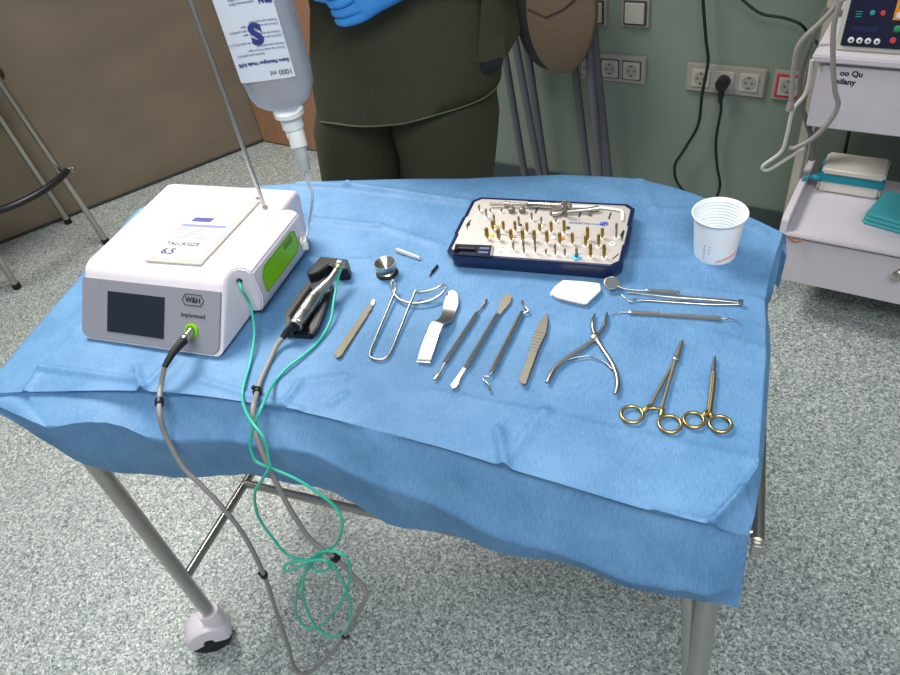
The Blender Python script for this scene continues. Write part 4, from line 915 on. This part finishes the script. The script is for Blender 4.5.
t = thing('surgical_scissors', 'short gold ringed surgical scissors lying closed', 'scissors', P2(707, 400))
g = stroke([z3(657, 322), z3(655, 345), z3(650, 380)], .0036, [.0008, .0022, .0026], flat=.6); obj('blade_tips', g, M_POLISH, t)
g = stroke([z3(650, 380), z3(643, 440), z3(636, 500), z3(630, 535)], .0030, [.0026, .0026, .0024, .0026], flat=.7); obj('shank', g, M_SATIN, t)
g = stroke([z3(655, 382), z3(650, 440), z3(642, 500), z3(636, 538)], .0046, [.0020, .0022, .0024, .0026], flat=.7); obj('shank', g, M_GOLD, t)
g = ring_px((577, 562), 38); stroke([z3(627, 528), z3(620, 540), z3(608, 550)], .0032, [.0024, .0034, .0022], g=g); obj('finger_ring', g, M_GOLD, t)
g = ring_px((676, 577), 41); stroke([z3(638, 530), z3(642, 545), z3(646, 556)], .0032, [.0024, .0034, .0022], g=g); obj('finger_ring', g, M_GOLD, t)

# cup
cc = P2(714.5, 254); cc.z = T + Z0
g = G(); CHt, CB, CT = .071, .0285, .0340; cpf = [(0, .001), (CB - .002, .0), (CB, .002)]
for k in range(13):
    z = .006 + k * .0047; r = CB + (CT - CB) * z / CHt; cpf += [(r, z), (r + .0004, z + .0023)]
cpf += [(CT, CHt - .002), (CT + .0028, CHt - .0015), (CT + .0034, CHt), (CT + .0026, CHt + .0012), (CT + .0008, CHt)]
for k in range(13):
    z = CHt - .004 - k * .0048; r = CB - .0014 + (CT - CB) * z / CHt; cpf += [(r, z), (r + .0008, z - .002)]
cpf += [(CB - .002, .0025), (0, .0025)]
g.lathe(cpf, cc, segs=56, capped=False)
t = tag(obj('plastic_cup', g, M_WHITE2, None, 30, origin=cc), 'ribbed white plastic cup at the back right of the drape', 'cup')
def cup_pt(deg, z, o=.0008): r = CB + (CT - CB) * z / CHt + o; return cc + V((r * math.cos(math.radians(deg)), r * math.sin(math.radians(deg)), z))
g = G(); g.tube([cup_pt(-85 + 7 * k, .009 + .0010 * k if k < 7 else .016 + .003 * (k - 7)) for k in range(9)], .0007, 6); obj('orange_mark', g, mat('orange_brown_mark', (196, 120, 84), .5), t)
g = G()
for k in range(5): g.ball(cup_pt(-118, .013 + .005 * k), .0009, (1, 1, 1), 1)
for k in range(3): g.ball(cup_pt(-105, .022 + .006 * k), .0008, (1, 1, 1), 1)
obj('moulded_dots', g, M_INKG, t)

# ================================================================== drill cassette
KH = .027
kq = [tp(444.7, 255.8, KH), tp(621.9, 269.2, KH), tp(636.5, 204.4, KH), tp(474, 198.3, KH)]
kc = (kq[0] + kq[2]) / 2
kx_ = (kq[1] - kq[0]).normalized(); ky_ = V((-kx_.y, kx_.x, 0)); KW = (kq[1] - kq[0]).length; KD = ((kq[3] - kq[0]).dot(ky_) + (kq[2] - kq[1]).dot(ky_)) / 2
kO = V((kq[0].x, kq[0].y, T + Z0))
def kp(a, b, z): return kO + kx_ * a + ky_ * b + V((0, 0, z))
cas = thing('drill_cassette', 'navy blue surgical drill cassette with grey insert plate', 'instrument cassette', kp(KW / 2, KD / 2, 0))
def kring(inset, z, ch=.012):
    a, b = inset, inset
    return [kp(*p, z) for p in [(a + ch, b), (KW - a - ch, b), (KW - a, b + ch), (KW - a, KD * .33), (KW - a + .002, KD * .35), (KW - a + .002, KD * .62), (KW - a, KD * .64), (KW - a, KD - b - ch), (KW - a - ch, KD - b), (a + ch, KD - b), (a, KD - b - ch), (a, KD * .64), (a - .002, KD * .62), (a - .002, KD * .35), (a, KD * .33), (a, b + ch)]]
g = G(); g.loft([kring(.010, .0), kring(.004, .003), kring(.001, .012), kring(.0, .0235), kring(.0005, .0255), kring(.006, .0255), kring(.006, .0235)]); obj('tray', g, M_NAVY, cas)
g = G(); g.loft([kring(.0065, .0228, .010), kring(.0065, .0262, .010), kring(.0075, .0268, .010)]); ins = obj('insert_plate', g, M_INSERT, cas)
KT = .0268
def zk(x, y): return (430 + x * .24444, 180 + y * .24444)
def kt(x, y, h=0.0): return tp(*zk(x, y), Z0 + KT + h)
# recess with dark tray contents
g = G(); g.prism([kt(*p) for p in [(104, 262), (256, 268), (248, 316), (94, 305)]], V((0, 0, .0006)), .0002); rc_ = obj('dark_compartment', g, mat('deep_navy', (16, 22, 44), 0.35), cas)
g = G()
g.tube([kt(112, 272, .003), kt(105, 290, .003)], .0035, 10); g.tube([kt(112, 280, .003), kt(185, 283, .003)], .0024, 10); obj('holder_pins', g, M_BLACK, rc_)
g = G(); g.prism([kt(*p, .0007) for p in [(205, 278), (246, 280), (243, 288), (202, 286)]], V((0, 0, .002)), .0004); g.prism([kt(*p, .0007) for p in [(200, 294), (240, 296), (237, 304), (197, 302)]], V((0, 0, .002)), .0004); obj('grey_inserts', g, mat('slate_blue', (92, 104, 140), 0.4), rc_)
g = G(); g.prism([kt(*p) for p in [(253, 272), (262, 273), (256, 312), (246, 312)]], V((0, 0, .002)), .0004); obj('clip', g, M_SOCKET_G, cas)
g = G()
for q in ([(148, 182), (166, 162), (170, 170), (152, 206)], [(778, 225), (790, 204), (797, 210), (786, 250)], [(428, 134), (438, 112), (443, 114), (434, 138)], [(490, 142), (500, 116), (505, 118), (496, 144)], [(606, 150), (618, 125), (622, 128), (612, 154)], [(728, 158), (738, 132), (743, 134), (734, 162)], [(745, 322), (772, 300), (774, 303), (748, 326)]):
    g.prism([kt(*p) for p in q], V((0, 0, .0003)))
obj('slot', g, M_INKB, ins)
g = G()
for k in range(4): g.tube([kt(278 + k * 8, 316 + k, .0002), kt(740 - k * 3, 350 - k * .5, .0002)] if k == 0 else [kt(160 + k * 60, 222 + k, .0002), kt(200 + k * 60, 224 + k, .0002)], .0003, 4)
for (x, y) in ((300, 222), (410, 232), (520, 240), (610, 236), (668, 250), (430, 276), (530, 284), (618, 300)): g.tube([kt(x - 14, y, .0002), kt(x + 14, y + 1.5, .0002)], .0003, 4)
obj('printed_lines', g, M_INKG, ins)
text('CONNECTION SURGERY', .0052, kt(566, 178), kx_, ky_, mat('cassette_blue_ink', (60, 90, 180), 0.6), ins, align='LEFT')
g = G(); c_ = kt(712, 180); g.tube([c_ + kx_ * (.006 * math.cos(a)) + ky_ * (.0045 * math.sin(a)) + V((0, 0, .0003)) for a in [k * math.pi / 8 for k in range(16)]], .0007, 5, closed=True)
g.tube([c_ - kx_ * .004 - ky_ * .002 + V((0, 0, .0004)), c_ + kx_ * .005 + ky_ * .003 + V((0, 0, .0004))], .0012, 6); obj('emblem', g, mat('emblem_blue', (40, 80, 190), 0.5), ins)
# grommets
holes = [(175, 175), (165, 197), (210, 200), (190, 148), (143, 235), (190, 238), (297, 278), (290, 298), (335, 300), (745, 262)]
BASE = []
rowA = [(235, 240, 50, 'g'), (283, 245, 50, 'g'), (333, 245, 48, 'g'), (381, 250, 52, 'g'), (428, 250, 50, 'g'), (480, 260, 58, 'g'), (532, 262, 52, 'g'), (583, 262, 52, 'g'), (637, 270, 46, 'g'), (690, 272, 56, 'g')]
rowB = [(258, 205, 42, 'g'), (302, 205, 40, 'g'), (350, 208, 44, 'g'), (398, 212, 42, 'g'), (450, 210, 36, 'g'), (497, 215, 50, 'g'), (550, 218, 60, 'g'), (645, 246, 60, 'g'), (705, 237, 46, 'g'), (762, 237, 68, 's')]
rowC = [(342, 286, 36, 's'), (385, 298, 56, 's'), (432, 297, 72, 's'), (475, 302, 22, 's'), (513, 305, 48, 's'), (552, 309, 30, 's'), (600, 318, 46, 's'), (657, 316, 62, 'g'), (712, 319, 62, 'g')]
rowD = [(203, 128, 30, 's'), (232, 153, 40, 's'), (265, 185, 50, 's'), (365, 188, 44, 's'), (417, 163, 34, 's'), (456, 178, 30, 's'), (293, 132, 18, 's'), (247, 130, 14, 's'), (515, 172, 18, 's')]
g = G()
for x, y in holes + [(a[0], a[1]) for a in rowA + rowB + rowC + rowD]:
    g.lathe([(.0042, 0), (.0040, .0010), (.0018, .0011), (.0016, .0002)], kt(x, y), segs=16, capped=False)
obj('grommets', g, M_HOLE, ins)
g = G()
for x, y in holes: g.lathe([(.0015, 0), (.0015, .0004)], kt(x, y, .0003), segs=10)
obj('empty_holes', g, M_INKB, ins)
def bit(nm, label, x, y, hpx, kind, group, wide=1.0):
    b = kt(x, y, .0005); pxh = hpx * .24444
    # height so that the tip reaches the photographed row
    h = .004
    for k in range(200):
        h += .0005
        if proj(b).y - proj(b + V((0, 0, h))).y >= pxh * .93: break
    h = max(.006, h)
    t = thing(nm, label, 'drill bit', b, group)
    g = G()
    if kind == 'g':
        g.lathe([(.0013, 0), (.0013, h * .18), (.0024 * wide, h * .2), (.0025 * wide, h * .85), (.0014 * wide, h * .96), (0, h)], b, segs=10); obj('shaft', g, M_DRILLGOLD, t)
    else:
        g.lathe([(.0014, 0), (.0014, h * .6), (.0020, h * .62), (.0018, h * .93), (0, h)], b, segs=10); obj('shaft', g, M_SATIN, t)
    return t, h
names_col = ['leftmost', 'second', 'third', 'fourth', 'fifth', 'sixth', 'seventh', 'eighth', 'ninth', 'last']
for i, a in enumerate(rowA):
    t, h = bit('drill_bit', f'gold drill in the front gold row of the cassette, {names_col[i]} from the left' if i not in (0, 9) else f'gold drill at the {"left" if i == 0 else "right"} end of the front gold row', *a, 'gold drills in the cassette', wide=1.25 - .03 * i)
for i, a in enumerate(rowB):
    if a[3] == 's': lb = 'tall silver driver at the right edge of the cassette beside the slot'
    else: lb = f'gold drill in the rear gold row of the cassette, {names_col[i]} from the left' if i not in (0, 8) else f'gold drill at the {"left" if i == 0 else "right"} end of the rear gold row'
    t, h = bit('drill_bit', lb, *a, 'gold drills in the cassette' if a[3] == 'g' else 'silver tools in the cassette', wide=1.0)
for i, a in enumerate(rowC):
    lb = f'{"gold" if a[3] == "g" else "silver"} pin in the front row of the cassette, {names_col[i]} from the left' if i != 6 else 'silver pin standing in a sky blue ring in the front row'
    t, h = bit('drill_bit', lb, *a, ('gold' if a[3] == 'g' else 'silver') + ' pins in the front row of the cassette')
    if i == 6:
        g = G(); g.lathe([(.0064, 0), (.0066, .0016), (.003, .0022), (.003, .0006)], kt(a[0], a[1], .0004), segs=18, capped=False); obj('blue_ring', g, mat('sky_blue_silicone', (90, 190, 230), 0.4), t)
        g = G(); g.lathe([(.002, 0), (.0028, .006), (.001, .010)], kt(a[0], a[1], .001), segs=10); obj('collar', g, M_SATIN, t)
for i, a in enumerate(rowD):
    t, h = bit('drill_bit', ['short silver pin nearest the rear left corner of the cassette', 'silver pin just right of the rear left corner pin', 'thick silver tool standing above the yellow ring', 'silver pin beside the purple dot', 'silver pin left of the rear black slot', 'silver pin between two gold drills in the rear row', 'very short silver pin left of the knurled knobs', 'shortest silver pin left of the knurled knobs', 'short silver pin under the ratchet handle'][i], *a, 'silver tools in the cassette')
for (x, y, m_, nm) in ((270, 190, mat('yellow_dot', (226, 200, 40), .4), 'yellow'), (368, 186, mat('purple_dot', (70, 40, 110), .4), 'purple'), (564, 197, mat('green_dot', (10, 90, 60), .4), 'green'), (344, 232, mat('orange_dot', (220, 140, 70), .4), 'orange'), (542, 240, mat('orange_dot2', (224, 120, 50), .4), 'orange'), (252, 228, mat('yellow_dot', (226, 200, 40), .4), 'yellow'), (455, 192, M_HOLE, 'white'), (505, 238, M_HOLE, 'white')):
    g = G(); g.lathe([(.0034, 0), (.0034, .0012), (.002, .0018), (0, .0018)], kt(x, y, .0002), segs=14); obj('marker_dot', g, m_, ins)
# torque ratchet and other tools at the back
t = thing('torque_ratchet', 'long silver torque ratchet lying across the back of the cassette', 'ratchet', kt(450, 100))
g = G(); g.tube([kt(245, 98, .006), kt(400, 100, .006)], .0022, 12); g.tube([kt(395, 100, .006), kt(402, 100, .006), kt(575, 108, .006), kt(580, 108, .006)], [.003, .0052, .0052, .003], 14); obj('handle', g, M_POLISH, t)
g = G(); g.tube([kt(305, 99, .005), kt(325, 100, .005)], .0045, 12); obj('scale_sleeve', g, M_INST, t)
t = thing('ratchet_wrench', 'second silver wrench with flat end behind the blue printed words', 'wrench', kt(600, 130))
g = G(); g.tube([kt(500, 138, .005), kt(520, 136, .005), kt(545, 130, .005), kt(640, 122, .006), kt(690, 116, .006)], [.005, .0055, .003, .0034, .0045], 12); obj('shaft', g, M_INST, t)
g = G(); g.prism([kt(*p, .0) for p in [(496, 122), (545, 124), (540, 150), (490, 146)]], V((0, 0, .006)), .001); obj('ratchet_head', g, M_SATIN, t)
g = G(); g.prism([kt(*p, .0) for p in [(650, 116), (664, 117), (660, 150), (646, 148)]], V((0, 0, .004)), .001); obj('support', g, M_SATIN, t)
t = thing('hand_driver', 'thick grey driver standing upright at the back of the cassette', 'driver', kt(555, 150))
g = G(); b = kt(555, 150); g.lathe([(.0022, 0), (.0022, .012), (.0034, .013), (.0034, .026), (.0026, .030), (0, .031)], b, segs=14); obj('shaft', g, M_SATIN, t)
g = G(); g.tube([b + V((-.006, 0, .024)), b + V((.007, 0, .024))], .0022, 10); obj('cross_grip', g, M_SATIN, t)
for (x, y, lb) in ((335, 132, 'knurled round knob left of its twin in the cassette'), (378, 132, 'knurled round knob right of its twin in the cassette')):
    b = kt(x, y); g = G(); n = 14
    rg = []
    for z, r in ((0, .004), (.001, .0052), (.008, .0052), (.009, .0040), (.0095, .002)):
        rg.append([b + V((math.cos(2 * math.pi * k / (2 * n)) * r * (1 if k % 2 else .88), math.sin(2 * math.pi * k / (2 * n)) * r * (1 if k % 2 else .88), z)) for k in range(2 * n)])
    g.loft(rg); tag(obj('knurled_knob', g, M_SATIN, None, origin=b), lb, 'knob', 'knurled knobs in the cassette')
g = G(); g.tube(cr([kt(585, 108, .0025), kt(690, 112, .0025), kt(770, 122, .0025), kt(786, 132, .0025), kt(786, 165, .0025)], 6), .0026, 8, flat=.6); obj('moulded_channel', g, M_HOLE, ins)

# ================================================================== person behind the table
def pcx(z): return -0.645 + (z - 0.70) * 0.19
PYC = 1.285
per = thing('person', 'person in olive green scrubs and blue gloves standing behind the table', 'person', (pcx(0.0) + .1, PYC, 0))
bmj = bmesh.new(); J = {}; RAD = {}
def jv(n, p, r): J[n] = bmj.verts.new(V(p)); RAD[n] = r
cxa = -0.60
jv('pelvis', (-.61, PYC, .95), (.11, .075)); jv('belly', (-.60, PYC, 1.05), (.12, .08)); jv('chest', (-.57, PYC - .01, 1.25), (.14, .09)); jv('sho', (-.56, PYC, 1.38), (.09, .07)); jv('neck', (-.56, PYC - .01, 1.46), (.05, .05)); jv('jaw', (-.56, PYC - .03, 1.53), (.062, .068)); jv('skull', (-.56, PYC - .015, 1.61), (.074, .088)); jv('crown', (-.56, PYC - .005, 1.675), (.055, .07))
jv('nose', (-.56, PYC - .115, 1.575), (.012, .012))
for s, n in ((-1, 'r'), (1, 'l')):
    jv('hip' + n, (-.61 + s * .09, PYC, .85), (.062, .062)); jv('knee' + n, (-.62 + s * .10, PYC - .01, .47), (.055, .055)); jv('ank' + n, (-.63 + s * .11, PYC + .01, .09), (.035, .038)); jv('toe' + n, (-.63 + s * .12, PYC - .12, .035), (.035, .022))
    jv('shd' + n, (-.56 + s * .17, PYC, 1.36), (.055, .055)); jv('elb' + n, (-.565 + s * .23, PYC - .02, 1.14), (.042, .042))
jv('wrl', (-0.487, 1.135, 1.185), (.026, .024)); jv('pml', (-0.535, 1.12, 1.168), (.036, .022)); jv('knl', (-0.58, 1.115, 1.16), (.036, .018))
jv('wrr', (-0.68, 1.145, 1.185), (.026, .024)); jv('pmr', (-0.635, 1.13, 1.178), (.034, .022)); jv('knr', (-0.595, 1.14, 1.175), (.034, .018))
for a, b in (('pelvis', 'belly'), ('belly', 'chest'), ('chest', 'sho'), ('sho', 'neck'), ('neck', 'jaw'), ('jaw', 'skull'), ('skull', 'crown'), ('skull', 'nose'), ('pelvis', 'hipr'), ('pelvis', 'hipl'), ('hipr', 'kneer'), ('hipl', 'kneel'), ('kneer', 'ankr'), ('kneel', 'ankl'), ('ankr', 'toer'), ('ankl', 'toel'), ('sho', 'shdr'), ('sho', 'shdl'), ('shdr', 'elbr'), ('shdl', 'elbl'), ('elbr', 'wrr'), ('elbl', 'wrl'), ('wrr', 'pmr'), ('pmr', 'knr'), ('wrl', 'pml'), ('pml', 'knl')):
    bmj.edges.new((J[a], J[b]))
def skin_obj(bmx, names, rad, m, name, parent, root, sub=2):
    og = origin_of(parent); bmesh.ops.translate(bmx, vec=-og, verts=bmx.verts); bmx.verts.ensure_lookup_table(); bmx.verts.index_update()
    idx = {n: names[n].index for n in names}; me = bpy.data.meshes.new(name); bmx.to_mesh(me); bmx.free(); me.materials.append(m)
    o = bpy.data.objects.new(name, me); col.objects.link(o); o.parent = parent
    md_ = o.modifiers.new('Skin', 'SKIN'); md_.use_smooth_shade = True
    if not me.skin_vertices: return o
    sv = me.skin_vertices[0].data
    for n in idx: sv[idx[n]].radius = rad[n]; sv[idx[n]].use_root = (n == root)
    sb = o.modifiers.new('Sub', 'SUBSURF'); sb.levels = sub; sb.render_levels = sub
    dg = bpy.context.evaluated_depsgraph_get(); dg.update(); m2 = bpy.data.meshes.new_from_object(o.evaluated_get(dg)); o.modifiers.clear(); o.data = m2; m2.name = name
    if not m2.materials: m2.materials.append(m)
    for p in m2.polygons: p.use_smooth = True
    return o
body = skin_obj(bmj, J, RAD, M_SKIN, 'body', per, 'pelvis')
# gloves : skinned chains with five fingers each
HS = V((.02, 0, .060))
def glove(wr, pm, tips, name):
    tips = [[V(p) + HS for p in ch] for ch in tips]; wr = V(wr) + HS; pm = V(pm) + HS
    b = bmesh.new(); N = {}; R = {}
    def a(n, p, r): N[n] = b.verts.new(V(p)); R[n] = (r, r)
    wr = V(wr); pm = V(pm); a('cuff', wr, .034); a('wrist', wr.lerp(pm, .3), .033); a('palm', pm, .036)
    b.edges.new((N['cuff'], N['wrist'])); b.edges.new((N['wrist'], N['palm']))
    for k, ch in enumerate(tips):
        prev = 'palm' if k else 'wrist'
        for j, p in enumerate(ch): nm = f'f{k}{j}'; a(nm, p, .0115 - .001 * j); b.edges.new((N[prev], N[nm])); prev = nm
    return skin_obj(b, N, R, M_GLOVE, name, per, 'palm')
dx = V((-1, 0, 0))
L_t = [[(-.545, 1.10, 1.142), (-.575, 1.098, 1.150), (-.600, 1.10, 1.150)]] + [[(-.595, 1.105 + .004 * k, 1.118 - .017 * k), (-.630, 1.098 + .006 * k, 1.110 - .017 * k), (-.652, 1.110 + .006 * k, 1.106 - .016 * k)] for k in range(4)]
glove((-.508, 1.132, 1.124), (-.560, 1.116, 1.108), L_t, 'glove')
R_t = [[(-.665, 1.115, 1.146), (-.64, 1.105, 1.158), (-.618, 1.10, 1.160)]] + [[(-.622, 1.134 + .004 * k, 1.126 - .016 * k), (-.590, 1.145, 1.120 - .016 * k), (-.572, 1.150, 1.116 - .016 * k)] for k in range(4)]
glove((-.702, 1.142, 1.126), (-.655, 1.132, 1.115), R_t, 'glove')
g = G(); g.torus(V((-.487, 1.140, 1.132)) + HS, .032, .0032, (1, .3, .25), 28, 8, sx=1, sy=1); obj('bracelet', g, M_MILKY, per)
# clothes
def ell(cx_, cy_, z, rx, ry, n=48, fn=None):
    out = []
    for k in range(n):
        a = 2 * math.pi * k / n; dz = fn(a) if fn else 0
        out.append(V((cx_ + rx * math.cos(a) * (abs(math.cos(a)) ** -.1 if abs(math.cos(a)) > .1 else 1), cy_ + ry * math.sin(a), z + dz)))
    return out
hem = lambda a: 0.012 * math.cos(a) - 0.030 * (math.cos(a) < 0) * math.cos(a) ** 2 + .003 * math.sin(5 * a)
secs = [(0.920, .192, .150, hem), (0.922, .199, .155, hem), (0.950, .200, .152, hem), (0.98, .199, .147, None), (1.03, .195, .140, None), (1.10, .188, .130, None), (1.20, .188, .125, None), (1.30, .195, .118, None), (1.36, .180, .105, None), (1.40, .12, .085, None), (1.425, .075, .07, None)]
g = G(); g.loft([[q + V((0.003 * noise.noise(q * 11), 0.008 * noise.noise(q * 9), 0)) for q in ell(pcx(z) if z < 1.2 else -.56, PYC, z, rx, ry, 64, fn)] for z, rx, ry, fn in secs], caps=False)
stp = obj('scrub_top', g, M_SCRUB, per, 70)
g = G(); g.tube([q + V((0.003 * noise.noise(q * 11), 0.008 * noise.noise(q * 9), 0)) for q in ell(pcx(.922), PYC, .923, .1995, .1555, 64, hem)], .0016, 6, closed=True); obj('hem_seam', g, mat('light_olive_seam', (88, 94, 70), .85), stp)
for s in (-1, 1):
    sh_ = V((-.56 + s * .15, PYC, 1.35)); el = V((-.565 + s * .225, PYC - .015, 1.17)); d = (el - sh_).normalized()
    g = G(); g.tube([sh_, sh_.lerp(el, .5), el], [.078, .076, .080], 24, caps=False); obj('sleeve', g, M_SCRUB, per)
# side vent flap, with a black inset painted as the shade inside its opening
g = G(); g.loft([[V((pcx(z) + .17, PYC + y, z)) for y in (-.075, .0, .05)] + [V((pcx(z) + .190 + w_, PYC + y, z)) for y in (.05, .0, -.055)] for z, w_ in ((1.004, .027), (1.018, .027), (1.06, .016), (1.13, .0))]); obj('side_flap', g, M_SCRUB, per, 60)
g = G(); g.loft([[V((pcx(z) + .16, PYC + y, z)) for y in (-.075, .05)] + [V((pcx(z) + .190 + w_, PYC + y, z)) for y in (.045, -.06)] for z, w_ in ((.982, .004), (.992, .016), (1.006, .024))]); obj('vent_shade', g, M_INKB, per, 60)
g = G()
leg_r = {}
for s in (-1, 1):
    rings = []
    for z, off, rx, ry in ((1.0, .080, .092, .108), (.93, .086, .100, .114), (.86, .092, .108, .125), (.80, .098, .102, .118), (.70, .100, .098, .108), (.55, .104, .088, .095), (.40, .106, .082, .088), (.20, .110, .080, .085), (.075, .112, .082, .088)):
        rings.append([q + V((.006 * noise.noise(q * 8), .006 * noise.noise(q * 8 + V((3, 1, 0))), 0)) for q in ell(pcx(max(z, .5)) + s * off, PYC - .005, z, rx, ry, 40)])
    g.loft(rings)
obj('scrub_trousers', g, M_SCRUB, per, 70)
g = G(); 
for s in (-1, 1):
    c_ = V((pcx(.5) + s * .112, PYC - .05, 0)); g.loft([[c_ + V((math.cos(a) * .050 * k, math.sin(a) * .125 * k, z)) for a in [2 * math.pi * i / 28 for i in range(28)]] for z, k in ((0.0, .96), (.02, 1.0), (.04, .98), (.07, .78), (.082, .5))])
obj('clogs', g, M_SHOE, per)
g = G()
for s in (-1, 1): g.ball((-.56 + s * .030, PYC - .092, 1.598), .011, (1.2, .6, .8), 2)
obj('eyes', g, M_INKB, per)
g = G(); g.tube([V((-.582, PYC - .095, 1.545)), V((-.56, PYC - .103, 1.543)), V((-.538, PYC - .095, 1.545))], .004, 8); obj('mouth', g, mat('lip_colour', (150, 84, 76), .5), per)
g = G()
for s in (-1, 1): g.ball((-.56 + s * .083, PYC - .005, 1.585), .022, (.35, .7, 1.2), 2)
obj('ears', g, M_SKIN, per)
g = G(); g.loft([[V((-.56 + math.cos(a) * rx, PYC + .012 + math.sin(a) * ry, z + (.055 if math.sin(a) < -.3 else 0) * k)) for a in [2 * math.pi * i / 32 for i in range(32)]] for z, rx, ry, k in ((1.56, .082, .092, 1), (1.61, .089, .100, .9), (1.66, .083, .094, .4), (1.70, .060, .070, .1), (1.72, .02, .025, 0))]); obj('hair', g, M_HAIR, per, 60)
